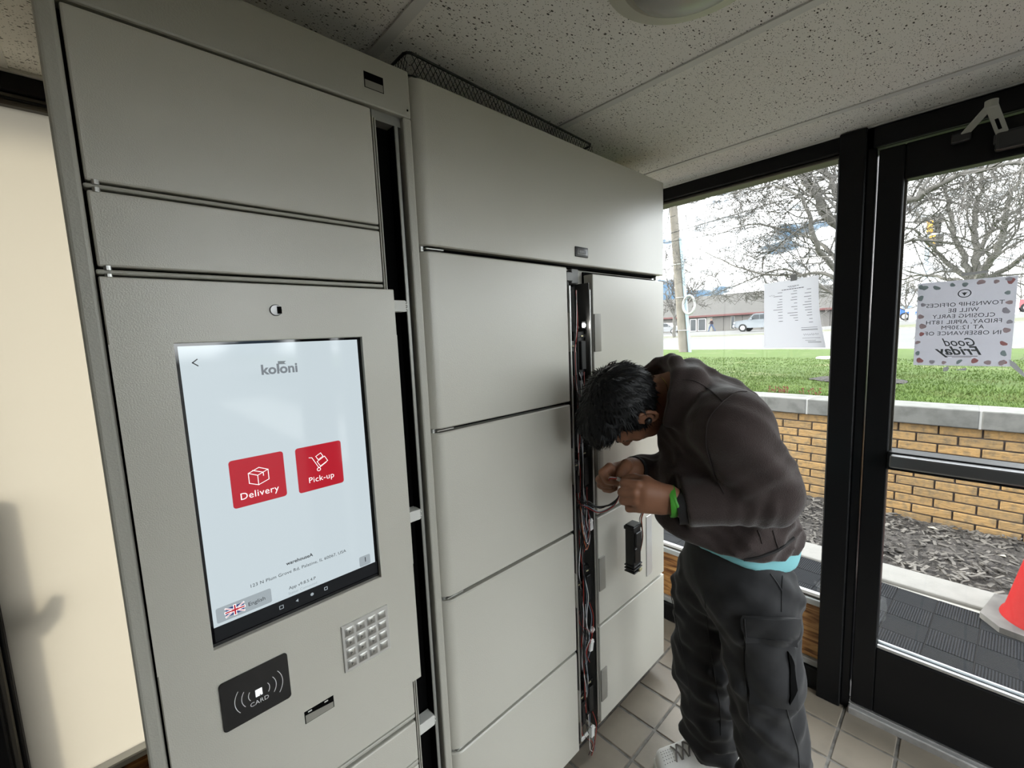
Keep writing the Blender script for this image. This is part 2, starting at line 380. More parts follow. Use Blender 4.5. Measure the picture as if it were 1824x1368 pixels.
for A_ in (A1, A2): MB().rbox(1.850, 1.870, A_.y-.02, A_.y+.02, A_.z-.014, A_.z+.012, .003, 1).build('bracket', mat('closer_body_paint'), cl)

# ---------------------------------------------------------------- frosted wall behind (y = 1.49) and the rest of the shell
wb = thing('wall_back', 'black framed frosted glass wall behind the lockers', None, (0, 0, 0), kind='structure')
def bpart(name, x0, x1, y0, y1, z0, z1, m=M_frame, r=.003): return MB().rbox(x0, x1, y0, y1, z0, z1, r, 1).build(name, m, wb)
bpart('header', XL, .40, YF-.01, YF+.09, 2.030, ZC+.0); bpart('glazing_stop', XL, .40, YF, YF+.03, 2.004, 2.030, M_frame2); bpart('glazing_stop', XL, .40, YF-.006, YF+.01, 2.014, 2.020, M_frame)
bpart('post', -.335, -.262, YF-.02, YF+.09, 0, 2.03); bpart('glazing_stop', -.262, -.250, YF-.004, YF+.02, .372, 2.004, M_frame2); bpart('glazing_stop', -.250, -.242, YF+.0, YF+.02, .372, 2.004, M_frame)
bpart('post', -1.6, -1.52, YF-.02, YF+.09, 0, 2.03)
bpart('panel_trim', XL, .40, YF-.01, YF+.05, .352, .372, mat('pale_sill')); bpart('wood_panel', XL, .40, YF+.02, YF+.04, .11, .352, M_wood); bpart('panel_trim', XL, .40, YF+.005, YF+.045, .084, .11, mat('grey_trim')); bpart('base', XL, .40, YF, YF+.09, 0, .084)
MB().box(.40, XR, YF, YF+.12, 0, ZC+.03).build('solid_wall', M_paint, wb)
win2 = thing('window_2', 'frosted glass window behind the left edge of the lockers', None, (0, 0, 0), kind='structure')
MB().box(-.242, .40, YF+.020, YF+.024, .372, 2.004).build('frosted_pane', M_frost, win2)
MB().box(-1.52, -.335, YF+.020, YF+.024, .372, 2.004).build('frosted_pane', M_frost, win2)
po = thing('handrail_post', 'dark post with a curved bracket standing close outside frosted window', 'post', (-.24, YF+.10, 0))
PPX = -.232
MB().cyl((PPX, YF+.085, 0), (PPX, YF+.085, 1.14), .028, 16).build('upright', M_frame, po, smooth=40)
MB().tube([(PPX, YF+.085, .83), (PPX+.03, YF+.08, .83), (PPX+.052, YF+.08, .85), (PPX+.066, YF+.085, .89)], [.024, .024, .020, .012], 10).build('bracket', M_frame, po, smooth=40)
# wall behind the camera: storefront glazing, header and base heights shaped for light
wf = thing('wall_front', 'black framed storefront glazing behind the camera', None, (0, 0, 0), kind='structure')
def fpart(name, x0, x1, z0, z1, m=M_frame): return MB().rbox(x0, x1, YB-.10, YB, z0, z1, .003, 1).build(name, m, wf)
fpart('header', XL, XR, 1.95, ZC); fpart('base', XL, XR, 0, .10)
for x0, x1 in ((XL, .15), (.76, .92), (1.00, 1.09), (1.82, XR)): fpart('post', x0, x1, .10, 1.95)  # widest one is an unseen solid panel added to block light from the kiosk
win4 = thing('window_3', 'clear storefront windows behind the camera', None, (0, 0, 0), kind='structure')
for x0, x1 in ((.15, .76), (.92, 1.00), (1.09, 1.82)): MB().box(x0, x1, YB-.055, YB-.05, .10, 1.95).build('pane', M_glass, win4)
wlf = thing('wall_left', 'dark bronze inner wall', None, (0, 0, 0), kind='structure')
MB().box(XL-.12, XL, YB-.1, YF+.1, 0, ZC+.03).build('panel', mat('low_bounce_dark', (.035, .032, .028), .5), wlf)  # dark finish invented so this unseen wall reflects little daylight
for y in (YB+.04, .30, YF-.04): MB().rbox(XL, XL+.03, y-.04, y+.04, 0, ZC, .003, 1).build('post', M_frame, wlf)
struct('roof', MB().box(XL-.5, XR+.5, YB-.5, YF+.5, ZC+.16, ZC+.40), M_paint, label='flat vestibule roof slab')

# ---------------------------------------------------------------- locker units
FY = .82
def doorplate(x0, x1, z0, z1, t=.022, round_left=0, y=FY, r=.0025):
    """door leaf; a rounded left edge of the given radius turns back into the unit"""
    mb = MB()
    if not round_left: return mb.rbox(x0, x1, y, y+t, z0, z1, r, 2)
    rr = round_left; prof = [(x1-r, y), (x1, y+r), (x1, y+t), (x0+rr, y+t+.02), (x0, y+.075)]
    prof += [(x0+rr-rr*math.cos(a), y+rr-rr*math.sin(a)) for a in [i*math.pi/2/9 for i in range(10)]]
    # soften the horizontal edges with a small chamfer
    n = len(prof); c = .003
    cx, cy = (x0+x1)/2, y+t
    def inset(p): return (p[0]+(c if p[0] < x0+rr*.6 else 0), p[1]+(c if p[1] < y+.01 else 0))
    ins = [inset(p) for p in prof]
    vs = [(p[0], p[1], z0) for p in ins]+[(p[0], p[1], z0+c) for p in prof]+[(p[0], p[1], z1-c) for p in prof]+[(p[0], p[1], z1) for p in ins]
    fs = [tuple(range(n)), tuple(range(3*n, 4*n))[::-1]]
    for k in range(3): fs += [(k*n+i, k*n+(i+1) % n, (k+1)*n+(i+1) % n, (k+1)*n+i) for i in range(n)]
    return mb.add(vs, fs)

# kiosk unit (left)
ks = thing('parcel_locker', 'grey metal locker unit with touch screen and keypad, left of the two', 'locker', (.245, FY+.25, 0))
KX0, KX1 = -.021, .513
b = MB(); b.box(KX0+.002, KX1-.002, FY+.04, 1.40, .02, 1.985)
b.build('carcass', M_lock2, ks)
# front frame: header, left strip, right strip
MB().rbox(KX0, KX1, FY, FY+.04, 1.903, 1.996, .004, 2).build('header', M_lock2, ks)
hd = MB(); hd.rbox(KX0, .0005, FY, FY+.05, .02, 1.903, .005, 3).build('side_strip', M_lock2, ks)
MB().rbox(.493, KX1, FY, FY+.05, .02, 1.903, .004, 2).build('side_strip', M_lock2, ks)
MB().rbox(.478, .486, FY+.010, FY+.07, .02, 1.885, .001, 1).box(.430, .493, FY+.012, FY+.045, 1.885, 1.903).build('recess_lip', mat('lip_metal', (.30, .30, .28), .35, .3), ks)
MB().rbox(.425, .4275, FY+.001, FY+.05, .02, 1.885, .0008, 1).rbox(.4305, .4335, FY+.003, FY+.05, .02, 1.885, .0008, 1).build('recess_lip', M_lock2, ks)
MB().box(.4335, .493, FY+.0390, FY+.0398, .02, 1.885).build('recess_back', M_dark, ks)  # black sheets on back and sides paint the recess shade
MB().box(.4335, .4345, FY+.012, FY+.039, .02, 1.885).box(.4772, .478, FY+.012, FY+.039, .02, 1.885).build('recess_side', M_dark, ks)
MB().box(.0005, .425, FY+.030, FY+.039, .02, 1.903).build('door_gap_shade', M_dark, ks)  # black slab behind the doors, shade of the gaps put into colour
for z0, z1 in ((1.508, 1.532), (1.046, 1.070), (.532, .558)):
    br = MB().rbox(.434, .474, FY+.006, FY+.034, z0, z1, .001, 1)
    for q in range(5): br.box(.474, .474+.003+.002*(q % 2), FY+.008, FY+.030, z0+.001+q*.0045, z0+.004+q*.0045)
    br.build('bracket', M_white, ks)
sl = MB().box(.414, .454, FY-.0004, FY+.0012, 1.933, 1.962).build('vent_slot', M_dark, ks)
MB().box(.4155, .4525, FY-.0007, FY-.0003, 1.934, 1.9475).build('vent_flap', M_tab, sl)
MB().cyl((.505, FY-.0006, 1.918), (.505, FY+.003, 1.918), .0022, 10).build('screw_hole', M_dark, ks)
def rails(z0, z1):
    MB().rbox(.0015, .424, FY+.002, FY+.025, z0+.0025, z1-.0025, .0025, 2).build('shelf_rail', M_lock2, ks)
    for zz in (z0+.0005, z1-.0005): MB().cyl((.014, FY+.004, zz-.003), (.014, FY+.004, zz+.003), .0045, 12).build('hinge_pin', M_zinc, ks)
MB().rbox(.004, .4235, FY+.001, FY+.022, 1.6795, 1.8985, .003, 2).build('locker_door', M_lock, ks); rails(1.668, 1.679)
MB().rbox(.004, .4235, FY+.001, FY+.022, 1.5665, 1.6675, .003, 2).build('locker_door', M_lock, ks); rails(1.5535, 1.5655)
zt = .684
for k in range(6):
    z1 = zt-.001 if k == 0 else .582-.110*(k-1); z0 = .602 if k == 0 else z1-.0965
    if z0 < .03: break
    MB().rbox(.004, .4235, FY+.001, FY+.022, z0, z1, .003, 2).build('locker_door', M_lock, ks); rails(z0-.0145, z0-.0005)
MB().rbox(KX0, .493, FY+.01, FY+.04, .02, .035, .002, 1).build('plinth', M_lock2, ks)
for x, y in ((.02, .86), (.48, .86), (.02, 1.36), (.48, 1.36)): MB().cyl((x, y, 0), (x, y, .021), .018, 14).build('foot', M_blackplastic, ks)
# control panel
pan = MB(); px0, px1, pz0, pz1 = .003, .4425, .684, 1.5525
S0 = (.0745, .3670, .9590, 1.4580)          # screen opening
y0, y1 = FY-.0045, FY+.028
pan.rbox(px0, px1, y0, y1, S0[3], pz1, .0015, 1).rbox(px0, px1, y0, y1, pz0, S0[2], .0015, 1)
pan.box(px0, S0[0], y0, y1, S0[2]-.0016, S0[3]+.0016).box(S0[1], px1, y0, y1, S0[2]-.0016, S0[3]+.0016)
pan.build('control_panel', M_lock, ks)
scr = MB().box(S0[0], S0[1], FY+.006, FY+.020, S0[2], S0[3]).build('touch_screen', mat('screen_glass', (.004, .004, .005), .04, spec=.6), ks)
YS = FY+.0055
def emi(name, c, s=1.0*1, base=(.02, .02, .02)): return mat(name, base, .06, spec=.5, emit=c, estr=s*.215)
E_bg = emi('screen_backlight', (.50, .575, .61), .80); E_red = emi('screen_red', (.40, .006, .018), .80); E_redl = E_red
E_dk = emi('screen_text_dark', (.02, .022, .028), .5); E_w = emi('screen_white', (.95, .93, .93), .9); E_gy = emi('screen_grey', (.30, .345, .37), .8)
E_md = emi('screen_text_grey', (.16, .18, .20), .8); E_bl = emi('screen_blue', (.02, .035, .16), .8); E_nav = emi('screen_black', (.004, .005, .007), .5)
def flat(name, x0, x1, z0, z1, m, dy=0.0, r=0.0, par=None, seg=5, local=None):
    y = YS-dy
    if r <= 0: pts = [(x0, z0), (x1, z0), (x1, z1), (x0, z1)]
    else:
        pts = []
        for cx, cz, a0 in ((x1-r, z0+r, -90), (x1-r, z1-r, 0), (x0+r, z1-r, 90), (x0+r, z0+r, 180)):
            pts += [(cx+r*math.cos(R(a0+90*i/seg)), cz+r*math.sin(R(a0+90*i/seg))) for i in range(seg+1)]
    mb = MB(); mb.prism(pts, 'y', y, y+.0002)
    return mb.build(name, m, par or scr, local=(0, 0, 0) if par is None else None)
def sput(o, x=None):  # sub-parts of the screen keep world coordinates
    return o
WL = world_loc(scr)
def sflat(*a, **k):
    o = flat(*a, **k); o.location = -WL; return o
def stext(*a, **k): return text(*a, **k)
RX = (math.pi/2, 0, 0)
sflat('display', .0795, .3605, .9915, 1.4535, E_bg)
sflat('navigation_bar', .0795, .3640, .9665, .9915, E_nav)
yt = lambda d=.0006: YS-d
sflat('button', .126, .2085, 1.1805, 1.2625, E_red, .0004, .005); sflat('button', .2285, .311, 1.1775, 1.2615, E_redl, .0004, .005)
stext('lettering', 'Delivery', .0165, (.1665, yt(), 1.198), RX, E_w, scr, spacing=1.06)
stext('lettering', 'Pick-up', .0150, (.2700, yt(), 1.197), RX, E_w, scr, spacing=1.06)
def line(mb, pts, w=.0011, dy=.0007):
    for (a, b_), (c, d) in zip(pts, pts[1:]):
        L = math.hypot(c-a, d-b_); 
        if L < 1e-9: continue
        nx, nz = -(d-b_)/L*w/2, (c-a)/L*w/2; ex, ez = (c-a)/L*w/2, (d-b_)/L*w/2
        a_, b2, c_, d2 = a-ex, b_-ez, c+ex, d+ez; y = YS-dy
        mb.poly([(a_+nx, y, b2+nz), (c_+nx, y, d2+nz), (c_-nx, y, d2-nz), (a_-nx, y, b2-nz)])
    return mb
def fin(mb, name, m): o = mb.build(name, m, scr); o.location = -WL; return o
def box_icon(cx, cz, s):
    mb = MB(); P = lambda x, z: (cx+x*s, cz+z*s)
    line(mb, [P(-.5, .22), P(-.05, .0), P(.5, .22), P(.05, .44), P(-.5, .22)]); line(mb, [P(-.5, .22), P(-.5, -.36), P(-.05, -.56), P(.5, -.36), P(.5, .22)])
    line(mb, [P(-.05, .0), P(-.05, -.56)]); line(mb, [P(-.28, .34), P(.24, .11), P(.24, -.08)]); return mb
fin(box_icon(.1675, 1.229, .030), 'package_icon', E_w)
hc = MB(); hx, hz = .268, 1.228
line(hc, [(hx-.017, hz+.012), (hx-.012, hz+.011), (hx-.001, hz-.011), (hx+.013, hz-.003)])
def rotsq(cx, cz, w, h, a):
    c, s = math.cos(R(a)), math.sin(R(a)); return [(cx+x*c-z*s, cz+x*s+z*c) for x, z in ((-w, -h), (w, -h), (w, h), (-w, h), (-w, -h))]
line(hc, rotsq(hx+.0062, hz+.0005, .008, .0055, 28)); line(hc, rotsq(hx+.0015, hz+.0108, .0052, .0040, 28))
line(hc, [(hx+.003*math.cos(t)-.0015, hz-.0135+.003*math.sin(t)) for t in [i*math.pi/6 for i in range(13)]])
fin(hc, 'hand_truck_icon', E_w)
stext('lettering', 'koloni', .0235, (.2175, yt(), 1.4075), RX, E_md, scr, bold=.0007)
fg = MB(); fg.poly([(.2155, yt(.0008), 1.404), (.2170, yt(.0008), 1.404), (.2170, yt(.0008), 1.4215), (.2155, yt(.0008), 1.4215)])
fg.poly([(.2165, yt(.0008), 1.4215), (.2165, yt(.0008), 1.4160), (.2285, yt(.0008), 1.4155), (.2255, yt(.0008), 1.4180), (.2285, yt(.0008), 1.4210)]); fin(fg, 'flag_mark', E_md)
ba = line(MB(), [(.1018, 1.4325), (.0955, 1.4275), (.1018, 1.4225)], .0016); fin(ba, 'back_arrow', E_dk)
stext('lettering', 'warehouseA', .0090, (.2180, yt(), 1.0555), RX, E_dk, scr, bold=.00018)
stext('lettering', '123 N Plum Grove Rd, Palatine, IL 60067, USA', .0084, (.2190, yt(), 1.0390), RX, E_dk, scr, spacing=1.04)
stext('lettering', 'App v9.8.5.4.P', .0082, (.2185, yt(), 1.0085), RX, E_dk, scr)
stext('lettering', 'Status: Connected', .0068, (.2185, yt(), .9985), RX, E_gy, scr)
sflat('language_button', .0845, .1665, .9965, 1.0225, E_gy, .0003, .003)
stext('lettering', 'English', .0098, (.1435, yt(), 1.0085), RX, E_dk, scr)
fl = sflat('flag_field', .0980, .1240, 1.0020, 1.0165, E_bl, .0005)
f1 = MB(); fx0, fx1, fz0, fz1 = .098, .124, 1.002, 1.0165; fcx, fcz = .111, 1.00925
line(f1, [(fx0, fz0), (fx1, fz1)], .0026, .0006); line(f1, [(fx0, fz1), (fx1, fz0)], .0026, .0006); line(f1, [(fcx, fz0), (fcx, fz1)], .0044, .0007); line(f1, [(fx0, fcz), (fx1, fcz)], .0044, .0007); fin(f1, 'flag_white', E_w)
f2 = MB(); line(f2, [(fx0, fz0), (fx1, fz1)], .0009, .0008); line(f2, [(fx0, fz1), (fx1, fz0)], .0009, .0008); line(f2, [(fcx, fz0), (fcx, fz1)], .0024, .0009); line(f2, [(fx0, fcz), (fx1, fcz)], .0024, .0009); fin(f2, 'flag_red', E_red)
sflat('corner_button', .3275, .3505, .9930, 1.0140, E_gy, .0003, .003)
lm = MB(); line(lm, [(.3400, 1.0095), (.3400, 1.0015)], .0016); fin(lm, 'corner_mark', E_dk)
nv = line(MB(), rotsq(.180, .9795, .003, .003, 0), .001); fin(nv, 'navigation_icon', E_gy); nv = MB().poly([(.204, yt(), .9795), (.2085, yt(), .9825), (.2085, yt(), .9765)]); fin(nv, 'navigation_icon', E_gy)
nv = MB().poly([(.233+.003*math.cos(t), yt(), .9795+.003*math.sin(t)) for t in [i*math.pi/6 for i in range(12)]]); fin(nv, 'navigation_icon', E_gy); nv = line(MB(), rotsq(.2585, .9795, .0026, .0026, 0), .0012); fin(nv, 'navigation_icon', E_gy)
# lock, card reader, keypad, slot
YP = FY-.0045
lk = MB().lathe([(.0001, -.0035), (.0085, -.0032), (.0098, -.001), (.0098, .002)], (.218, YP, 1.5085), 24, 'y').build('key_lock', mat('chrome', (.16, .16, .16), .28, 1.0), ks, smooth=40)
MB().box(.2195, .2265, YP-.0040, YP-.0034, 1.5025, 1.5145).build('keyway', M_dark, lk).location = -world_loc(lk)
cdp = MB(); pts = []
for cx, cz, a0 in ((.172, .817, -90), (.172, .893, 0), (.080, .893, 90), (.080, .817, 180)):
    pts += [(cx+.006*math.cos(R(a0+90*i/5)), cz+.006*math.sin(R(a0+90*i/5))) for i in range(6)]
cd = cdp.prism(pts, 'y', YP-.0022, YP+.002).build('card_reader', mat('reader_gloss', (.006, .006, .007), .12), ks, smooth=30)
M_pr = mat('white_print', (.72, .72, .72), .5); WLc = world_loc(cd)
def cput(mb, name, m): o = mb.build(name, m, cd); o.location = -WLc; return o
arcs = MB()
def arc(mb, cx, cz, r_, a0, a1, w, y, n=14):
    for i in range(n):
        t0, t1 = R(a0+(a1-a0)*i/n), R(a0+(a1-a0)*(i+1)/n)
        mb.poly([(cx+(r_-w)*math.cos(t0), y, cz+(r_-w)*math.sin(t0)), (cx+(r_+w)*math.cos(t0), y, cz+(r_+w)*math.sin(t0)), (cx+(r_+w)*math.cos(t1), y, cz+(r_+w)*math.sin(t1)), (cx+(r_-w)*math.cos(t1), y, cz+(r_-w)*math.sin(t1))])
for r_ in (.0135, .0235, .0335):
    for cx_, rr_, a0, a1 in ((.1315, r_*1.05, -36, 36), (.1265, r_, 144, 216)):
        arcs = MB(); arc(arcs, cx_, .8525, rr_, a0, a1, .0005, YP-.0024); cput(arcs, 'printed_wave', M_pr)
cput(MB().rbox(.1235, .1340, YP-.0028, YP-.0021, .8455, .8585, .0003, 1), 'reader_lens', mat('lens_white', (.6, .6, .6), .3, emit=(.9, .95, 1), estr=.15))
cput(MB().box(.1295, .1312, YP-.0031, YP-.0027, .8463, .8480), 'lens_mark', M_dark)
text('lettering', 'CARD', .0105, (.1285, YP-.0025, .8355), RX, M_pr, cd, spacing=1.05)
M_steel = mat('brushed_steel', (.66, .655, .63), .34, .55); M_key = mat('key_steel', (.40, .39, .36), .35, .6); M_kf = mat('key_print', (.03, .03, .03), .5)
kp = MB().rbox(.2755, .3735, YP-.0035, YP+.001, .7965, .8955, .001, 1).build('keypad', M_steel, ks); WLk = world_loc(kp)
for r_ in range(4):
    for c in range(4):
        kx, kz = .2905+.0228*c, .8795-.0227*r_
        rim = MB(); rim.rbox(kx-.0095, kx+.0095, YP-.0043, YP-.0034, kz-.0088, kz+.0088, .0005, 1); o = rim.build('key_rim', M_steel, kp, smooth=50); o.location = -WLk
        o = MB().rbox(kx-.0078, kx+.0078, YP-.0048, YP-.0040, kz-.0071, kz+.0071, .0004, 1).build('key', M_key, kp, smooth=50); o.location = -WLk
        s_ = '123C456D789E*0#F'[r_*4+c] if False else None
        mk = MB(); mk.box(kx-.0014, kx-.0002, YP-.0051, YP-.0048, kz-.003, kz+.003); mk.box(kx+.0006, kx+.0026, YP-.0051, YP-.0048, kz-.001, kz+.0004)
        if c < 3: o = mk.build('key_mark', M_kf, kp); o.location = -WLk
us = MB().box(.196, .250, YP-.0004, YP+.0006, .7405, .7650).build('return_slot', M_dark, ks); WLu = world_loc(us)
o = MB().add([(.1975, YP-.0008, .7415), (.2485, YP-.0008, .7415), (.2485, YP-.0008, .7530), (.1975, YP-.0008, .7575)], [(0, 1, 2, 3)]).build('slot_lip', M_tab, us); o.location = -WLu
for x in (.206, .236):
    o = MB().rbox(x-.0035, x+.0035, YP-.0012, YP-.0006, .7605, .7630, .0002, 1).build('slot_light', M_white, us); o.location = -WLu

# second unit (right)
lk2 = thing('parcel_locker', 'grey metal locker unit with open wiring channel beside the kneeless standing man', 'locker', (1.05, FY+.25, 0))
lk2['label'] = 'grey metal locker unit with an exposed wiring channel, beside the window'
QX0, QX1 = .517, 1.590
cz = MB(); cz.box(QX0+.006, 1.0045, FY+.045, 1.40, .060, 1.992); cz.box(1.1085, QX1-.004, FY+.045, 1.40, .060, 1.992); cz.box(1.0045, 1.1085, FY+.14, 1.40, .060, 1.992); cz.box(1.0045, 1.1085, FY+.045, 1.40, 1.64, 1.992)
cz.build('carcass', M_lock2, lk2)
MB().box(QX0+.012, QX1-.008, FY+.024, FY+.044, .068, 1.985).box(QX0+.012, QX1-.008, FY+.024, FY+.044, .07, .075).build('door_gap_shade', M_dark, lk2) if False else None
vd = MB(); vd.box(QX0+.014, 1.003, FY+.026, FY+.0445, .07, 1.985); vd.box(1.136, QX1-.008, FY+.038, FY+.0445, .07, 1.64); vd.box(1.003, QX1-.008, FY+.026, FY+.0445, 1.645, 1.985); vd.build('door_gap_shade', M_dark, lk2)  # black slabs colour the gaps between doors as shade
LB = 1.0075; RBX = 1.1330
doorplate(QX0, QX1, 1.6515, 1.9945, .024, .030).build('locker_door', M_lock, lk2, smooth=35)
lz = [(1.2415, 1.6400), (.8305, 1.2325), (.4220, .8205), (.0580, .4120)]
for z0, z1 in lz: doorplate(QX0, LB, z0, z1, .024, .030).build('locker_door', M_lock, lk2, smooth=35)
rz = [(1.2415, 1.6290), (.8400, 1.2325), (.4450, .8290), (.0740, .4340)]
rd = []
for z0, z1 in rz: rd.append(MB().rbox(RBX, QX1, FY, FY+.036, z0, z1, .003, 2).build('locker_door', M_lock, lk2))
for z in (1.6460, 1.2370, .8255, .4170):
    MB().cyl((.530, FY+.022, z-.006), (.530, FY+.022, z+.006), .006, 14).rbox(.532, .580, FY+.006, FY+.022, z-.0018, z+.0018, .001, 1).build('hinge_pin', M_zinc, lk2, smooth=40)
for z in (1.640, 1.2370, .8345, .4395): MB().cyl((1.560, FY+.018, z-.006), (1.560, FY+.018, z+.006), .007, 14).build('hinge_pin', M_zinc, lk2, smooth=40)
for z in (1.445, 1.035, .627, .213): MB().rbox(1.133, 1.1685, FY-.0045, FY-.0002, z-.060, z+.060, .012, 3).build('finger_tab', M_tab, lk2, smooth=40)
for z in (1.450, 1.037, .628, .218): MB().rbox(1.0075, 1.0125, FY-.004, FY+.03, z-.058, z+.058, .002, 1).build('finger_tab', M_tab, lk2, smooth=40)
la = MB().rbox(1.0465, 1.1085, FY-.0035, FY+.001, 1.6745, 1.7045, .004, 3).build('latch_plate', M_blackplastic, lk2, smooth=40)
o = MB().rbox(1.0515, 1.1035, FY-.0050, FY-.0034, 1.6795, 1.6995, .003, 2).rbox(1.060, 1.094, FY-.0062, FY-.0050, 1.685, 1.694, .001, 1).build('latch_slide', mat('latch_grey', (.12, .12, .12), .3), la, smooth=40); o.location = -world_loc(la)
# wiring channel
CH0, CH1, CY = 1.0180, 1.1050, FY+.050
MB().box(CH0, CH1, CY, CY+.004, .075, 1.640).build('channel_back', M_carc, lk2)
MB().box(CH0-.0035, CH0-.001, FY+.004, CY+.004, .075, 1.60).build('channel_side', M_carc, lk2); MB().box(CH1, CH1+.002, FY-.004, CY+.004, .075, 1.60).build('channel_side', M_carc, lk2)
MB().rbox(1.0125, 1.0185, FY-.003, FY+.004, .100, 1.588, .0012, 1).build('edge_strip', M_zinc, lk2)
MB().rbox(1.1035, 1.1085, FY-.009, FY-.003, .120, 1.580, .0012, 1).build('edge_strip', M_zinc, lk2)
MB().rbox(1.013, 1.10, FY+.050, FY+.10, 1.592, 1.600, .001, 1).rbox(1.030, 1.060, FY+.02, FY+.05, 1.605, 1.632, .002, 1).rbox(1.066, 1.10, FY+.03, FY+.06, 1.60, 1.645, .002, 1).build('channel_cap', mat('cap_grey', (.14, .14, .135), .4, .3), lk2)
M_pcb = mat('label_strip', (.55, .50, .30), .5)
def lock_module(x, z, h=.125, w=.030, y=FY+.012):
    m_ = MB().rbox(x-w/2, x+w/2, y, y+.030, z-h/2, z+h/2, .002, 1).rbox(x-w/2-.003, x+w/2+.003, y-.003, y+.028, z+h/2-.020, z+h/2-.010, .001, 1).rbox(x-w/2+.006, x+w/2-.004, y-.010, y, z-h/2+.015, z+h/2-.030, .002, 1).rbox(x-w/2-.002, x+w/2+.002, y-.002, y+.028, z-h/2-.004, z-h/2+.004, .001, 1)
    o = m_.build('lock_module', M_blackplastic, lk2); W_ = world_loc(o)
    q = MB().rbox(x-.006, x+.005, y-.0055, y-.003, z+h/2-.017, z+h/2-.013, .0005, 1).build('terminal', M_pcb, o); q.location = -W_
    q = MB().cyl((x-w/2+.004, y-.002, z+h/2+.012), (x-w/2+.004, y+.006, z+h/2+.012), .004, 10).build('screw', M_zinc, o); q.location = -W_
for z in (1.385, 1.010, .610, .205):
    lock_module(1.0820, z, .135, .032); lock_module(1.0390, z-.022, .120, .026)
def wire(parent, pts, m, r=.0011, name='wire', n=5):
    P = [Vector(p) for p in pts]; out = []
    for i in range(len(P)-1):
        p0, p1, p2, p3 = P[max(i-1, 0)], P[i], P[i+1], P[min(i+2, len(P)-1)]
        for k in range(6):
            t = k/6; out.append(.5*((2*p1)+(p2-p0)*t+(2*p0-5*p1+4*p2-p3)*t*t+(3*p1-p0-3*p2+p3)*t**3))
    out.append(P[-1]); return MB().tube(out, r, n).build(name, m, parent, smooth=60)
W3 = [M_red, M_blk, M_blk, M_wht, M_blu]
random.seed(11)
for z in (1.385, 1.010, .610, .205):
    for k in range(6):
        xa = 1.028+.009*k+random.uniform(-.003, .003); y = FY+.014-.002*k
        wire(lk2, [(xa+.012, y, z-.060), (xa+.010+random.uniform(-.012, .012), y-.010, z-.11), (1.066+random.uniform(-.018, .020), y-.016, z-.17), (1.056+random.uniform(-.010, .030), y-.008, z-.215), (1.062+random.uniform(-.012, .012), y-.004, z-.27)], W3[k % 5])
for k in range(7):
    xa = 1.034+.0045*k; zt_ = 1.575 if k < 3 else 1.30
    pts = []; z = zt_
    while z > .16: pts.append((xa+random.uniform(-.007, .009), FY+.006-random.uniform(0, .010), z)); z -= random.uniform(.06, .11)
    wire(lk2, pts, W3[(k*2+1) % 5], .0012)
# loops bulging out of the channel at hand height
for k, (m_, dz) in enumerate(((M_blk, 0), (M_blk, .006), (M_red, -.010), (M_blu, -.004), (M_blk, .012))):
    wire(lk2, [(1.042, FY+.01, .93-.01*k), (1.065, FY-.012, .900+dz), (1.105, FY-.03, .885+dz-.004*k), (1.105, FY-.085, .912+dz*.6), (1.090+.003*k, FY-.115, .958)], m_, .0017)
for k, (m_, dx) in enumerate(((M_blk, 0), (M_wht, .008), (M_blu, .014), (M_blk, -.006), (M_org, .004))):
    wire(lk2, [(1.046+dx, FY+.004, .905), (1.036+dx*1.4, FY-.004, .845), (1.056+dx, FY-.008, .775-.006*k), (1.082, FY-.006, .800), (1.070, FY+.004, .850)], m_, .0015)
for x, y, z, a in ((1.076, FY-.006, .4050, 12), (1.066, FY-.010, .0950, 4), (1.088, FY-.006, .825, -6), (1.086, FY-.004, .455, 60)):
    M = Matrix.Translation((x, y, z)) @ Matrix.Rotation(R(a), 4, 'Y')
    h = .019 if z != .455 else .008
    MB().rbox(-.008, .008, -.004, .004, -h, h, .001, 1, M=M).rbox(-.009, .009, -.005, .005, h*.45, h*.7, .0006, 1, M=M).build('connector', M_wht, lk2)
MB().rbox(1.020, 1.090, FY+.0, FY+.006, .078, .093, .002, 1, M=None).build('floor_bracket', M_white, lk2)
MB().lathe([(.0001, -.004), (.0045, -.003), (.006, 0)], (1.082, FY-.001, 1.470), 14, 'y').build('indicator_light', mat('indicator_glow', (1, 1, 1), .3, emit=(1, .98, .93), estr=30), lk2, smooth=60)
MB().rbox(1.072, 1.092, FY+.000, FY+.006, 1.460, 1.482, .001, 1).build('light_board', M_blackplastic, lk2)
for x in (.56, 1.54):
    for y in (.90, 1.34): MB().cyl((x, y, 0), (x, y, .062), .02, 14).build('foot', M_blackplastic, lk2)

# hanging lock module in front of the right doors
BX, BY = 1.372, FY-.075
hx0 = Vector(at_y(1126, 935, BY)); hx1 = Vector(at_y(1146, 1012, BY))
hm = thing('lock_module', 'black lock module hanging by its wires below the held hands', 'lock module', tuple((hx0+hx1)/2))
cxm = (hx0.x+hx1.x)/2; zt2, zb2 = hx0.z-.004, hx1.z
dk = MB(); dk.rbox(cxm-.026, cxm+.020, BY, BY+.034, zb2+.020, zt2-.006, .002, 1)
dk.rbox(cxm-.031, cxm+.024, BY-.003, BY+.036, zt2-.022, zt2-.010, .001, 1); dk.rbox(cxm-.022, cxm+.014, BY-.008, BY, zb2+.10, zt2-.030, .002, 1).rbox(cxm-.027, cxm-.012, BY-.006, BY, zb2+.045, zb2+.095, .002, 1)
for q in range(3): dk.rbox(cxm-.030, cxm+.022, BY-.004, BY+.036, zb2+.004+.011*q, zb2+.009+.011*q, .001, 1)
dk.build('housing', M_blackplastic, hm)
MB().rbox(cxm-.004, cxm+.014, BY-.009, BY-.004, zb2+.006, zb2+.016, .001, 1).build('terminal', M_pcb, hm)
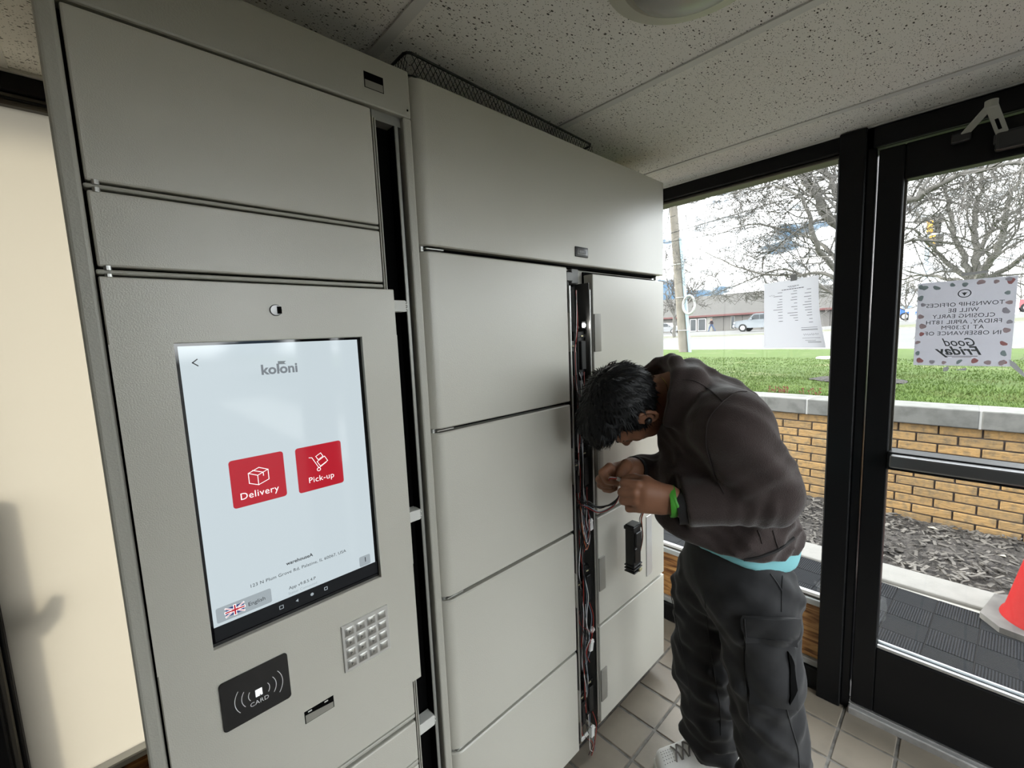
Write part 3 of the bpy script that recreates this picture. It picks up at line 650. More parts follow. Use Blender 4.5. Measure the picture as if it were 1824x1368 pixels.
HANDB = (1.315, .640, .985)
for k, (m_, dx) in enumerate(((M_red, .010), (M_org, .004), (M_blk, -.004))):
    wire(hm, [(cxm+.016+dx*.4, BY+.01, zb2+.035), (cxm+.026+dx*.3, BY-.002, zb2+.11), (cxm+.020+dx*.3, BY-.004, zt2-.02), (cxm+dx*1.2, BY-.01, zt2+.018), (cxm-.006+dx, BY-.035, zt2+.075)], m_, .0014)
# the recess behind the hanging module on the door: a bare metal plate
pl = MB().rbox(1.447, 1.489, FY-.0025, FY-.0002, .484, .730, .001, 1).build('mounting_plate', mat('bare_plate', (.60, .60, .58), .3, .4), lk2)

# wire mesh tray on top
tr = thing('mesh_tray', 'black diamond mesh wire tray lying on top of the lockers', 'wire tray', (.85, 1.0, 1.995))
TX0, TX1, TY0, TY1, TZ0, TZ1 = .519, 1.205, .832, 1.15, 1.997, 2.043
M_wire = mat('black_wire', (.01, .01, .01), .4)
for z, r_ in ((TZ1, .0032), (TZ0+.002, .0020)):
    MB().tube([(TX0+.012, TY0, z), (TX1-.012, TY0+.03, z), (TX1, TY0+.045, z), (TX1, TY1, z), (TX0, TY1, z), (TX0, TY0+.012, z), (TX0+.004, TY0+.004, z), (TX0+.012, TY0, z)], r_, 6, False).build('rim_wire', M_wire, tr)
ms = MB(); H = TZ1-TZ0; stp = .0135
def lattice(P0, P1):
    L = math.dist(P0, P1); n = int(L/stp)
    f = lambda t, h: (P0[0]+(P1[0]-P0[0])*t, P0[1]+(P1[1]-P0[1])*t, TZ0+h*H)
    run = 2.2
    for i in range(-3, n+1):
        for s_ in (1, -1):
            a, b_ = (i, i+run) if s_ == 1 else (i+run, i); h0, h1 = 0.0, 1.0
            lo, hi = 0/n, 1
            ta, tb = a/n, b_/n
            def clip(ta, tb, h0, h1):
                for bound in (0.0, 1.0):
                    if (ta-bound)*(tb-bound) < 0:
                        q = (bound-ta)/(tb-ta); hq = h0+(h1-h0)*q
                        if (ta < 0 or ta > 1): ta, h0 = bound, hq
                        else: tb, h1 = bound, hq
                return ta, tb, h0, h1
            if max(ta, tb) <= 0 or min(ta, tb) >= 1: continue
            ta, tb, h0, h1 = clip(ta, tb, h0, h1)
            ms.tube([f(ta, h0), f(tb, h1)], .0008, 3, False)
lattice((TX0+.01, TY0), (TX1, TY0+.03)); lattice((TX0, TY0), (TX0, TY1)); lattice((TX1, TY0+.04), (TX1, TY1)); lattice((TX0, TY1), (TX1, TY1))
ms.build('mesh_side', M_wire, tr, kind='stuff')

# ---------------------------------------------------------------- outdoors: ground
def lerp_prof(x, P):
    for (x0, z0), (x1, z1) in zip(P, P[1:]):
        if x <= x1: return z0+(z1-z0)*(x-x0)/(x1-x0)
    return P[-1][1]
LP = [(4.48, .79), (20, .38), (40, .50), (48, .76), (62, .80), (140, .9)]
def GZ(x, y):
    k = min(max((x-24)/24, 0), 1)
    return lerp_prof(x, LP)+k*.045*min(max(14-y, 0), 30)
def gpt(u, v):
    d = ray(u, v); lo, hi = 4.6, 130
    for x in np.arange(4.6, 130, .4):
        P = EYE+d*(x/d[0])
        if P[2] < GZ(x, P[1]): hi = x; break
    lo = hi-.4
    for _ in range(20):
        m = (lo+hi)/2; P = EYE+d*(m/d[0])
        if P[2] < GZ(m, P[1]): hi = m
        else: lo = m
    return EYE+d*(hi/d[0])
def ground(name, x0, x1, nx, m, y0=-45, y1=75, ny=60, dz=0.0, bump=0.0, kind='structure', label=None):
    xs_ = np.linspace(x0, x1, nx); ys_ = np.linspace(y0, y1, ny)
    vs = [(x, y, GZ(x, y)+dz+(random.uniform(-bump, bump) if bump else 0)) for x in xs_ for y in ys_]
    fs = [(i*ny+j, (i+1)*ny+j, (i+1)*ny+j+1, i*ny+j+1) for i in range(nx-1) for j in range(ny-1)]
    o = MB().add(vs, fs).build(name, m, None, smooth=60); o['kind'] = kind
    if label: o['label'] = label
    return o
def grass_mat():
    m = mat('lawn_grass', (.11, .20, .035), .9, spec=.2); n, l, b = nodes(m)
    tc = n.new('ShaderNodeTexCoord')
    z1 = n.new('ShaderNodeTexNoise'); z1.inputs['Scale'].default_value = .9; z1.inputs['Detail'].default_value = 6; l.new(tc.outputs['Object'], z1.inputs[0])
    z2 = n.new('ShaderNodeTexNoise'); z2.inputs['Scale'].default_value = 16; z2.inputs['Detail'].default_value = 5; l.new(tc.outputs['Object'], z2.inputs[0])
    r = n.new('ShaderNodeValToRGB'); l.new(z2.outputs['Fac'], r.inputs[0]); e = r.color_ramp.elements
    e[0].position = .3; e[0].color = (0.027, 0.054, 0.002, 1); e[1].position = .7; e[1].color = (0.052, 0.086, 0.005, 1)
    r2 = n.new('ShaderNodeMapRange'); l.new(z1.outputs['Fac'], r2.inputs['Value']); r2.inputs['From Min'].default_value = .60; r2.inputs['From Max'].default_value = .78; r2.inputs['To Max'].default_value = .75
    c = n.new('ShaderNodeMix'); c.data_type = 'RGBA'; l.new(r2.outputs[0], c.inputs['Factor']); l.new(r.outputs[0], c.inputs[6]); c.inputs[7].default_value = (0.210, 0.185, 0.110, 1)
    l.new(c.outputs[2], b.inputs['Base Color']); return m
M_grass = grass_mat()
M_blade = random_tint('grass_blade', (0.040, 0.075, 0.004), (0.054, 0.090, 0.007), .8, 1.2, (.18, .17, .08), namt=.35)
ground('lawn', 4.46, 20.6, 50, M_grass, -25, 40, 90, bump=.010, label='green front lawn rising to the street')
ground('road', 20.6, 39.5, 12, mat('road_concrete', (0.074, 0.072, 0.070), .85, noise=(.6, .25, (0.088, 0.086, 0.083))), dz=-.02, label='pale concrete street beyond the lawn')
ground('verge', 39.5, 43, 4, mat('dry_verge', (.085, .075, .050), .9, noise=(1.2, .2, (.055, .068, .022))), dz=.01, label='dry grass strip beyond the street')
ground('parking_lot', 43, 150, 40, mat('lot_asphalt', (.075, .074, .072), .9, noise=(.5, .3, (.092, .090, .087))), label='grey parking lot in front of the far building')
for nm, x in (('kerb', 20.55), ('kerb', 39.4)):
    pts = [(x, y, GZ(x, y)+.03) for y in range(-40, 71, 5)]; mb = MB()
    for p, q in zip(pts, pts[1:]): mb.add([(p[0]-.12, p[1], p[2]-.15), (p[0]+.12, p[1], p[2]-.15), (p[0]+.12, p[1], p[2]), (p[0]-.12, p[1], p[2]), (q[0]-.12, q[1], q[2]-.15), (q[0]+.12, q[1], q[2]-.15), (q[0]+.12, q[1], q[2]), (q[0]-.12, q[1], q[2])], [(0, 1, 2, 3), (4, 7, 6, 5), (3, 2, 6, 7), (0, 3, 7, 4), (1, 5, 6, 2), (0, 4, 5, 1)])
    struct(nm, mb, M_conc)
# pavements round the building
struct('pavement', MB().box(1.99, 3.02, -12, 12, -.12, -.012), M_conc, label='concrete walkway outside the door')
struct('forecourt', MB().box(-40, 1.9, -40, YB-.1, -.14, -.02).box(-40, -1.75, YB-.1, 40, -.14, -.02).box(-1.75, 1.9, YF+.1, 40, -.14, -.02).box(1.9, 1.99, -40, 40, -.14, -.02).box(1.99, 20, -40, -12, -.14, -.02).box(1.99, 4.2, 12, 40, -.14, -.02), mat('dark_paving', (.035, .035, .033), .9, noise=(1, .3, (.055, .054, .052))))
struct('sidewalk_edge', MB().rbox(3.02, 3.235, -12, 12, -.12, .010, .010, 2), mat('edge_concrete', (.15, .147, .14), .85, noise=(9, .3, (.20, .195, .185)), bump=(70, .4, .003)), label='pale concrete edging strip between mats and mulch')
# mulch bed
nx, ny = 50, 200; vs = []
for i in range(nx):
    for j in range(ny):
        x = 3.23+(4.262-3.23)*i/(nx-1); y = -3+6.2*j/(ny-1)
        vs.append((x, y, -.035+.012*math.sin(x*7+y*3)+random.uniform(-.011, .011)))
mu = MB().add(vs, [(i*ny+j, (i+1)*ny+j, (i+1)*ny+j+1, i*ny+j+1) for i in range(nx-1) for j in range(ny-1)]).build('mulch_bed', M_mulch, None, smooth=50)
tag(mu, 'dark bark mulch bed at the foot of the brick wall', 'mulch', kind='stuff')
chips = MB()
for _ in range(2600):
    x, y = random.uniform(3.25, 4.22), random.uniform(-1.0, 2.2); a = random.uniform(0, 3.14); L = random.uniform(.008, .028); w = L*random.uniform(.18, .45)
    M = Matrix.Translation((x, y, -.022+random.uniform(-.006, .008))) @ Matrix.Rotation(a, 4, 'Z') @ Matrix.Rotation(random.uniform(-.5, .5), 4, 'Y')
    chips.box(-L, L, -w, w, -.002, .002, M=M)
tag(chips.build('bark_chips', mat('bark_chip', (.022, .019, .017), .9, noise=(9, .16, (.13, .12, .11))), None), 'scattered bark chips and bits on the mulch bed', 'bark chips', kind='stuff')
leaf = MB().add([(0, -.03, 0), (.028, 0, .006), (0, .035, .004), (-.022, .006, .010), (0, 0, .016)], [(0, 1, 4), (1, 2, 4), (2, 3, 4), (3, 0, 4), (0, 3, 2, 1)])
for i, (u, v, lb) in enumerate(((1663, 940, 'pale dead leaf lying on the mulch below the brick wall'), (1789, 990, 'small pale leaf on the mulch beside the red cone'))):
    p = at_z(u, v, -.02); o = (leaf.build('dead_leaf', mat('dry_leaf', (0.330, 0.300, 0.252), .8), None, local=(p[0], p[1], -.028)) if i == 0 else dup(o0, None, (p[0], p[1], -.028)))
    o0 = o; tag(o, lb, 'leaf'); o.scale = (.8, .8, 1) if i else (1, 1, 1)
# brick retaining wall
bw = thing('retaining_wall', 'low tan brick retaining wall with grey concrete cap stones, outside the windows', 'wall', (4.38, .4, 0))
MB().box(4.264, 4.47, -7, 9, -.12, .680).build('mortar_core', M_mortar, bw)
BP, BH = .2135, .0677
b0 = MB().rbox(-BP/2+.005, BP/2-.005, -.012, .010, -BH/2+.0045, BH/2-.0045, .004, 1)
b0.v = [(-p[1]*-1, p[0], p[2]) for p in b0.v]   # face towards -x
brick = None; wl = Vector(bw.location)
far_b = MB()
for r_ in range(11):
    zc_ = .683-BH*(r_+.5); off = .327-BP/2 if r_ % 2 == 0 else .227-BP/2
    for k in range(-34, 40):
        yc = off+BP*k
        if not -6.9 < yc < 8.9: continue
        p = Vector((4.262+random.uniform(-.003, .002), yc, zc_))
        if -1.7 < yc < 2.6:
            if brick is None: brick = b0.build('brick', M_brick, bw, local=p-wl)
            else: dup(brick, bw, p-wl)
        else: far_b.box(p.x-.012, p.x+.01, yc-BP/2+.005, yc+BP/2-.005, zc_-BH/2+.004, zc_+BH/2-.004)
far_b.build('bricks_beyond', M_brick, bw, kind='stuff')
ya, yb = at_x(1437, 720, 4.225)[1], at_x(1747, 745, 4.225)[1]; CL = ya-yb
for k in range(-5, 7):
    y0_ = yb+CL*k
    MB().rbox(4.222, 4.495, y0_+.005, y0_+CL-.005, .683, .812, .008, 2).build('cap_stone', M_cap, bw)
    MB().box(4.226, 4.490, y0_-.006, y0_+.006, .684, .809).build('cap_joint', mat('pale_joint', (0.372, 0.366, 0.348), .9), bw)
# grass blades on the near lawn, red shoots behind the cap
gb = MB()
for _ in range(52000):
    x = 4.52+(random.random()**1.9)*8; y = random.uniform(-.45, .80)*x; h = random.uniform(.012, .034); a = random.uniform(0, 6.28)
    z = GZ(x, y)-.004; w = .0035+.0005*x; lx, ly = random.uniform(-.014, .014), random.uniform(-.014, .014)
    gb.v += [(x-w*math.cos(a), y-w*math.sin(a), z), (x+w*math.cos(a), y+w*math.sin(a), z), (x+lx, y+ly, z+h)]; n_ = len(gb.v); gb.f.append((n_-3, n_-2, n_-1))
tag(gb.build('grass_blades', M_blade, None), 'short green grass growing on the lawn behind the brick wall', 'grass', kind='stuff')
M_shoot = mat('red_shoot', (.13, .035, .022), .8)
for i, (u, lb) in enumerate(((1382, 'leftmost cluster of red shoots behind the cap stones'), (1402, 'second cluster of red shoots behind the cap stones, from the left'), (1445, 'rightmost cluster of red shoots behind the cap stones'))):
    p = at_x(u, 698, 4.62); s_ = thing('red_shoots', lb, 'plant', (4.62, p[1], .78), 'red shoots behind the wall cap')
    for k in range(9):
        yy = p[1]+random.uniform(-.07, .07); h = random.uniform(.03, .075); xx = 4.62+random.uniform(-.03, .03); e_ = random.uniform(-.03, .03)
        MB().tube([(xx, yy, .77), (xx, yy+e_*.5, .78+h*.6), (xx, yy+e_, .78+h)], [.003, .0025, .001], 4).add([(xx, yy+e_-.010, .78+h), (xx, yy+e_, .78+h-.006), (xx, yy+e_+.011, .78+h+.004), (xx, yy+e_, .78+h+.010)], [(0, 1, 2, 3)]).build('shoot', M_shoot, s_)
# rubber mats with ribbed squares
def rib_mat(name, rot):
    m = mat(name, (.040, .043, .050), .8, spec=.12); n, l, b = nodes(m)
    tc = n.new('ShaderNodeTexCoord'); mp = n.new('ShaderNodeMapping'); mp.inputs['Rotation'].default_value = (0, 0, rot); l.new(tc.outputs['Object'], mp.inputs[0])
    w = n.new('ShaderNodeTexWave'); w.inputs['Scale'].default_value = 34; w.wave_profile = 'SIN'; l.new(mp.outputs[0], w.inputs[0])
    r = n.new('ShaderNodeValToRGB'); l.new(w.outputs['Fac'], r.inputs[0]); r.color_ramp.elements[0].color = (.004, .0045, .0055, 1); r.color_ramp.elements[1].color = (.020, .022, .026, 1)
    l.new(r.outputs[0], b.inputs['Base Color'])
    bp = n.new('ShaderNodeBump'); bp.inputs['Strength'].default_value = .7; bp.inputs['Distance'].default_value = .003; l.new(w.outputs['Fac'], bp.inputs['Height']); l.new(bp.outputs[0], b.inputs['Normal'])
    return m
M_ribA, M_ribB = rib_mat('ribbed_rubber_across', 0), rib_mat('ribbed_rubber_along', math.pi/2)
mt = thing('rubber_mat', 'dark ribbed checkerboard rubber mat on the walkway outside the door', 'mat', (2.55, .2, 0))
MT = Matrix.Translation((2.99, .188, 0)) @ Matrix.Rotation(R(-3.5), 4, 'Z')   # squares of .153
Q = .1535; sq = {}
base_ = MB().box(-6.2*Q, -.002, -9*Q, 11*Q, -.011, -.004, M=MT).build('mat_backing', mat('mat_rubber', (.006, .006, .007), .7), mt)
for i in range(-6, 0):
    for j in range(-9, 11):
        c_ = MT @ Vector(((i+.5)*Q, (j+.5)*Q, -.004)); k = (i+j) % 2
        if k not in sq:
            o = MB().rbox(-Q/2+.001, Q/2-.001, -Q/2+.001, Q/2-.001, -.001, .004 if k else .003, .0015, 1).build('mat_square', (M_ribA, M_ribB)[k], mt, local=c_-Vector(mt.location)); sq[k] = o
        else: o = dup(sq[k], mt, c_-Vector(mt.location))
        o.rotation_euler = (0, 0, R(-3.5))
# traffic cone
cn = thing('traffic_cone', 'red traffic cone on a grey rubber base outside the door', 'traffic cone', (3.0, -.345, 0))
MT2 = Matrix.Translation((3.01, -.335, 0)) @ Matrix.Rotation(R(-12), 4, 'Z')
oct_ = [(.205*sx_*(1 if k else .62), .205*sy_*(.62 if k else 1)) for sx_, sy_, k in ((1, 1, 1), (1, 1, 0), (-1, 1, 0), (-1, 1, 1), (-1, -1, 1), (-1, -1, 0), (1, -1, 0), (1, -1, 1))]
mb = MB(); mb.prism(oct_, 'z', 0, .028); mb.v = [tuple(MT2 @ Vector(p)) for p in mb.v]; mb.build('base_plate', mat('cone_rubber', (.045, .043, .043), .6, noise=(7, .2, (.13, .125, .12))), cn)
MB().lathe([(.165, .026), (.160, .040), (.150, .050), (.030, .70), (.026, .71), (.001, .71)], (3.01, -.335, 0), 40).build('cone_body', mat('cone_red', (0.20, 0.003, 0.003), .75, spec=.2, bump=(25, .3, .004)), cn, smooth=40)

# ---------------------------------------------------------------- notices taped on the glass
def notice(name, label, x, pts, parent_mat):
    return None
def paper_mat():
    m = bpy.data.materials.new('notice_paper'); m.use_nodes = True; n = m.node_tree.nodes; l = m.node_tree.links; n.clear()
    o = n.new('ShaderNodeOutputMaterial'); t = n.new('ShaderNodeBsdfTranslucent'); d = n.new('ShaderNodeBsdfDiffuse'); x = n.new('ShaderNodeMixShader')
    t.inputs[0].default_value = (.75, .75, .80, 1); d.inputs[0].default_value = (.75, .75, .77, 1); x.inputs[0].default_value = .55
    l.new(t.outputs[0], x.inputs[1]); l.new(d.outputs[0], x.inputs[2]); l.new(x.outputs[0], o.inputs[0]); return m
M_paper = paper_mat()
RM = (math.pi/2, 0, math.pi/2)
n1 = thing('paper_notice', 'white printed list on curled paper taped to the fixed window', 'notice', (1.935, .46, 1.48))
XP = 1.936
c4 = [at_x(1361, 620, XP), at_x(1472, 619, XP), at_x(1459, 490, XP), at_x(1361, 506, XP)]
vs = []; fs = []
for i in range(13):
    for j in range(13):
        s_, t_ = i/12, j/12; p = (1-s_)*(1-t_)*c4[0]+s_*(1-t_)*c4[1]+s_*t_*c4[2]+(1-s_)*t_*c4[3]
        cur = -.030*max(0, s_-.45)**2*(1-.6*t_); p = p+np.array([cur, -.008*math.sin(math.pi*t_)*s_*-1, 0]); vs.append(tuple(p))
fs = [(i*13+j, (i+1)*13+j, (i+1)*13+j+1, i*13+j+1) for i in range(12) for j in range(12)]
sh = MB().add(vs, fs).build('sheet', M_paper, n1, smooth=80)
def sheet_pt(s_, t_, dx=-.0006):
    p = (1-s_)*(1-t_)*c4[0]+s_*(1-t_)*c4[1]+s_*t_*c4[2]+(1-s_)*t_*c4[3]
    return p+np.array([-.030*max(0, s_-.45)**2*(1-.6*t_)+dx, .008*math.sin(math.pi*t_)*s_, 0])
pr = MB(); random.seed(3)
def pline(s0, s1, t, h=.0035):
    h_ = h/2; q = [sheet_pt(s0, t-h_), sheet_pt(s1, t-h_), sheet_pt(s1, t+h_), sheet_pt(s0, t+h_)]; pr.poly([tuple(map(float, a)) for a in q])
for s0, s1, t, h in ((.45, .66, .905, .008), (.48, .60, .89, .005), (.34, .74, .865, .010)): 
    a = s0
    while a < s1: w_ = random.uniform(.02, .05); pline(a, min(a+w_, s1), t, h); a += w_+.008
for col_, base_s in ((0, .30), (1, .57), (2, .80)):
    t = .83
    while t > .40 if col_ < 2 else t > .34:
        L = random.uniform(.05, .12)+(.06 if random.random() < .2 else 0); a = base_s+.05-L+(.02 if col_ == 2 else 0)
        pline(a, a+L, t, .0065); t -= random.choice((.038, .038, .05))
for t in (.29, .265, .255): pline(.66, .93, t, .005)
for t in (.14, .085, .075): pline(.66 if t > .1 else .74, .95, t, .004)
pr.build('printed_lines', mat('notice_ink', (.10, .10, .115), .7), n1, kind='stuff')
sg = MB()
def scrib(s0, t0, n_, w_, h_):
    pts = [tuple(sheet_pt(s0+w_*i/n_, t0+h_*math.sin(i*1.9)*random.uniform(.3, 1), -.0010)) for i in range(n_)]; sg.tube(pts, .0005, 3, False)
scrib(.68, .19, 26, .26, .022); scrib(.70, .105, 22, .18, .012); scrib(.10, .80, 10, .12, .01)
sg.build('signature', mat('notice_ink'), n1, kind='stuff')
MB().poly([tuple(at_x(u, v, XP-.0012)) for u, v in ((1407, 490), (1420, 488), (1420, 499), (1408, 501))]).build('tape', mat('clear_tape', (.55, .57, .60), .3), n1)

n2 = thing('paper_notice', 'holiday closing notice with red flower border taped on the door glass', 'notice', (1.90, .016, 1.43))
XS = 1.8975; ys0, ys1, zs0, zs1 = -.0865, .1195, 1.2985, 1.5575
def spt(a, t, dx=0):   # a: 0 = left in the room's view (y high), 1 = right; t: 0 bottom, 1 top
    y = ys1-(ys1-ys0)*a; return (XS+dx, y, zs0+(zs1-zs0)*t)
MB().box(XS, XS+.0005, ys0, ys1, zs0, zs1).build('sheet', M_paper, n2)
random.seed(5)
cols_ = [mat('flower_red', (.50, .22, .22), .8), mat('flower_pink', (.52, .40, .42), .8), mat('leaf_green', (.34, .42, .43), .8), mat('flower_mauve', (.46, .44, .50), .8)]
def petal(a, t, ra, rt, rot, m, name):
    pts = []
    for i in range(10):
        th = 2*math.pi*i/10; x_, y_ = ra*math.cos(th), rt*math.sin(th)*(1+.25*math.sin(3*th)); c, s = math.cos(rot), math.sin(rot)
        p = spt(a, t, -.0003-.0003*rt/.008); pts.append((p[0], p[1]+(x_*c-y_*s), p[2]+(x_*s+y_*c)))
    MB().poly(pts).build(name, m, n2)
for side in range(4):
    n_ = 9 if side in (0, 2) else 7
    for k in range(n_):
        q = (k+.5)/n_+random.uniform(-.02, .02); d = random.uniform(.035, .085)
        a, t = ((d, q), (q, d*.8), (1-d, q), (q, 1-d*.8))[side]
        m_ = random.choice(cols_); nm = 'printed_leaf' if m_ is cols_[2] else 'printed_flower'
        petal(a, t, random.uniform(.005, .010), random.uniform(.004, .008), random.uniform(0, 3), m_, nm)
M_ink = mat('notice_ink_grey', (.085, .095, .10), .7)
for i, (s_, t) in enumerate((('TOWNSHIP OFFICES', .72), ('WILL BE', .652), ('CLOSING EARLY', .585), ('FRIDAY, APRIL 18TH', .517), ('AT 12:30PM', .452), ('IN OBSERVANCE OF', .384))):
    p = spt(.50, t, -.0006); text('lettering', s_, .0170, (p[0], p[1], p[2]), RM, M_ink, n2, spacing=1.06, bold=.0)
p = spt(.50, .275, -.0006); text('lettering', 'Good', .034, p, RM, M_ink, n2, shear=.45, bold=.0003, xs=.85)
p = spt(.50, .175, -.0006); text('lettering', 'Friday', .036, p, RM, M_ink, n2, shear=.45, bold=.0008, xs=1.05)
def xquad(mb, a0, a1, t, h):
    q = [spt(a0, t-h, -.0006), spt(a1, t-h, -.0006), spt(a1, t+h, -.0006), spt(a0, t+h, -.0006)]; mb.poly(q)
mb = MB(); xquad(mb, .36, .68, .115, .0028); mb.build('underline', M_ink, n2); mb = MB(); xquad(mb, .42, .62, .100, .0022); mb.build('underline', mat('ink_red_grey', (.2, .12, .12), .7), n2)
em = MB(); c0 = spt(.50, .845, -.0006)
ring_pts = lambda r_: [(c0[0], c0[1]+r_*1.15*math.cos(i*math.pi/14), c0[2]+r_*math.sin(i*math.pi/14)) for i in range(29)]
a_, b_ = ring_pts(.0125), ring_pts(.0103)
for i in range(28): em.poly([a_[i], a_[i+1], b_[i+1], b_[i]])
em.poly([(c0[0], c0[1]+dy, c0[2]+dz) for dy, dz in ((-.007, .005), (-.004, .002), (0, .003), (.004, .002), (.007, .005), (.003, -.002), (0, -.007), (-.003, -.002))]); em.build('emblem', M_ink, n2, kind='stuff')
for pts in (((1712, 487), (1760, 481), (1760, 486), (1713, 492)), ((1680, 655), (1690, 652), (1689, 660), (1680, 662)), ((1700, 659), (1722, 655), (1720, 660)), ((1797, 640), (1808, 646), (1824, 664), (1824, 672), (1800, 652))):
    MB().poly([tuple(at_x(u, v, XS-.0008)) for u, v in pts]).build('tape', mat('torn_tape', (.62, .63, .65), .4), n2)

# ---------------------------------------------------------------- far building
M_bw = mat('far_wall', (0.150, 0.140, 0.130), .9); M_roof = mat('shingle_roof', (0.050, 0.047, 0.044), .95, noise=(3, .3, (0.068, 0.064, 0.060)), bump=(12, .5, .05)); M_fas = mat('red_fascia', (0.12, 0.05, 0.048), .8)
M_dkg = mat('dark_glass', (.03, .035, .04), .15); M_wf = mat('white_frame', (.72, .72, .72), .5)
bd = thing('building', 'long single storey pale building with grey shingle roof across the street', 'building', (62, 22, .8))
BY0, BY1, BX_ = 6.5, 40.0, 62.0
n_p = 14
for k in range(n_p):
    ya_, yb_ = BY0+(BY1-BY0)*k/n_p, BY0+(BY1-BY0)*(k+1)/n_p
    MB().rbox(BX_, BX_+.3, ya_+.02, yb_-.02, .5, 2.86, .02, 1).build('wall_panel', M_bw, bd)
MB().box(BX_+.25, BX_+14, BY0, BY1, .4, 2.9).build('wall_core', M_bw, bd)
MB().rbox(BX_-.55, BX_-.35, BY0-.6, BY1+.6, 2.80, 3.06, .02, 1).box(BX_-.40, BX_+.1, BY0-.6, BY1+.6, 2.95, 3.0).build('fascia', M_fas, bd)
MB().add([(BX_-.55, BY0-.6, 3.04), (BX_-.55, BY1+.6, 3.04), (BX_+6.0, BY1+.6, 6.15), (BX_+6.0, BY0+2.4, 6.15), (BX_+14, BY0-.6, 3.04), (BX_+14, BY1+.6, 3.04)], [(0, 3, 2, 1), (0, 4, 3), (3, 4, 5, 2), (1, 2, 5)]).build('roof', M_roof, bd)
def bwin(ya_, yb_, z0, z1, name='window'):
    o = MB().rbox(BX_-.06, BX_+.05, yb_, ya_, z0, z1, .01, 1).build(name, M_wf if name == 'door_frame' else M_tab, bd)
    q = MB().box(BX_-.075, BX_-.062, yb_+.10, ya_-.10, z0+.1, z1-.1).build('pane', M_dkg, o); q.location = -world_loc(o); return o
bwin(27.9, 26.95, .85, 2.62, 'door_frame'); bwin(26.75, 25.6, .85, 2.62, 'door_frame')
MB().rbox(BX_-.05, BX_+.02, 24.7, 25.5, .8, 2.85, .01, 1).build('dark_panel', M_tab, bd)
bwin(22.3, 21.75, .95, 2.75); bwin(19.9, 19.2, 2.35, 2.78); bwin(33.8, 33.2, .95, 2.75); bwin(14.0, 13.4, .95, 2.75)

# ---------------------------------------------------------------- vehicles
M_tyre = mat('tyre', (.015, .015, .015), .8); M_rim = mat('wheel_rim', (.45, .45, .46), .3, .8); M_tail = mat('lamp_glass', (.6, .6, .6), .15)
def vehicle(name, label, cat, x, yfront, L, W, H, paint, kind='truck', rev=1, zoff=0.0, group=None):
    """side profile runs along y; rev=1: the nose points to +y (left in the picture)"""
    z = GZ(x, yfront)+zoff; t = thing(name, label, cat, (x, yfront-rev*L/2, z), group)
    Y = lambda s: yfront-rev*s*L
    if kind == 'truck':
        body = [(0, .32), (0, .55), (.02, .60), (.20, .66), (.235, .66), (.60, .66), (.60, .62), (1, .62), (1, .28), (.88, .22), (.74, .22), (.30, .20), (.08, .22)]
        cab = [(.235, .64), (.33, .96), (.38, 1.0), (.56, .99), (.61, .64)]; wins = [[(.275, .67), (.345, .93), (.43, .93), (.43, .67)], [(.44, .67), (.44, .93), (.55, .93), (.585, .67)]]; wh = (.165, .80); wr_ = .215
    else:
        body = [(0, .30), (0, .48), (.03, .54), (.24, .62), (.93, .64), (.99, .56), (1, .28), (.88, .20), (.12, .20)]
        cab = [(.22, .60), (.36, .95), (.44, 1.0), (.72, .99), (.93, .62)]; wins = [[(.28, .64), (.385, .92), (.53, .93), (.53, .64)], [(.545, .64), (.545, .93), (.72, .92), (.84, .64)]]; wh = (.19, .80); wr_ = .22
    def side(poly, x0, x1, name, m, inset=0.0, par=t):
        n_ = len(poly); a = [(x0, Y(s), z+h*H) for s, h in poly]; b_ = [(x1, Y(s), z+h*H) for s, h in poly]
        return MB().add(a+b_, [tuple(range(n_)), tuple(range(2*n_-1, n_-1, -1))]+[(i, (i+1) % n_, n_+(i+1) % n_, n_+i) for i in range(n_)]).build(name, m, par, smooth=30)
    side(body, x-W/2, x+W/2, 'body', paint); side(cab, x-W/2+.14, x+W/2-.14, 'cabin', paint)
    for w_ in wins: side(w_, x-W/2+.12, x+W/2-.12, 'window', M_dkg)
    for s in wh:
        for xx in (x-W/2-.02, x+W/2-.20):
            o = MB().cyl((xx, Y(s), z+wr_*H), (xx+.22, Y(s), z+wr_*H), wr_*H, 20).build('wheel', M_tyre, t, smooth=40)
            if xx < x:
                q = MB().cyl((xx-.01, Y(s), z+wr_*H), (xx, Y(s), z+wr_*H), wr_*H*.6, 16).build('wheel_rim', M_rim, o); q.location = -world_loc(o)
    MB().rbox(x-W/2-.01, x-W/2+.35, min(Y(.005), Y(.03)), max(Y(.005), Y(.03)), z+.47*H, z+.56*H, .02, 1).build('headlight', M_tail, t)
    MB().rbox(x-W/2-.14, x-W/2, min(Y(.30), Y(.325)), max(Y(.30), Y(.325)), z+.66*H, z+.74*H, .02, 1).build('mirror', paint, t)
    MB().rbox(x-W/2-.02, x+W/2+.02, min(Y(-.012), Y(.02)), max(Y(-.012), Y(.02)), z+.24*H, z+.38*H, .03, 1).build('bumper', M_rim, t)
    return t
M_silver = mat('silver_paint', (0.173, 0.187, 0.202), .25, .4, coat=.6)
yt_ = at_x(1312, 580, 50)[1]
vehicle('pickup_truck', 'silver four door pickup truck parked before the far building', 'truck', 50, yt_, 5.7, 1.95, 1.85, M_silver, 'truck', 1)
vehicle('car', 'silver car partly behind the left bare tree across the street', 'car', 52, at_x(1216, 585, 52)[1], 4.4, 1.8, 1.35, mat('pale_silver_paint', (0.198, 0.202, 0.209), .25, .4, coat=.6), 'car', -1)
vehicle('car', 'blue car across the street seen left of the door notice', 'car', 58, at_x(1634, 575, 58)[1], 4.6, 1.85, 1.70, mat('blue_paint', (.02, .10, .42), .25, .2, coat=.7), 'car', -1)
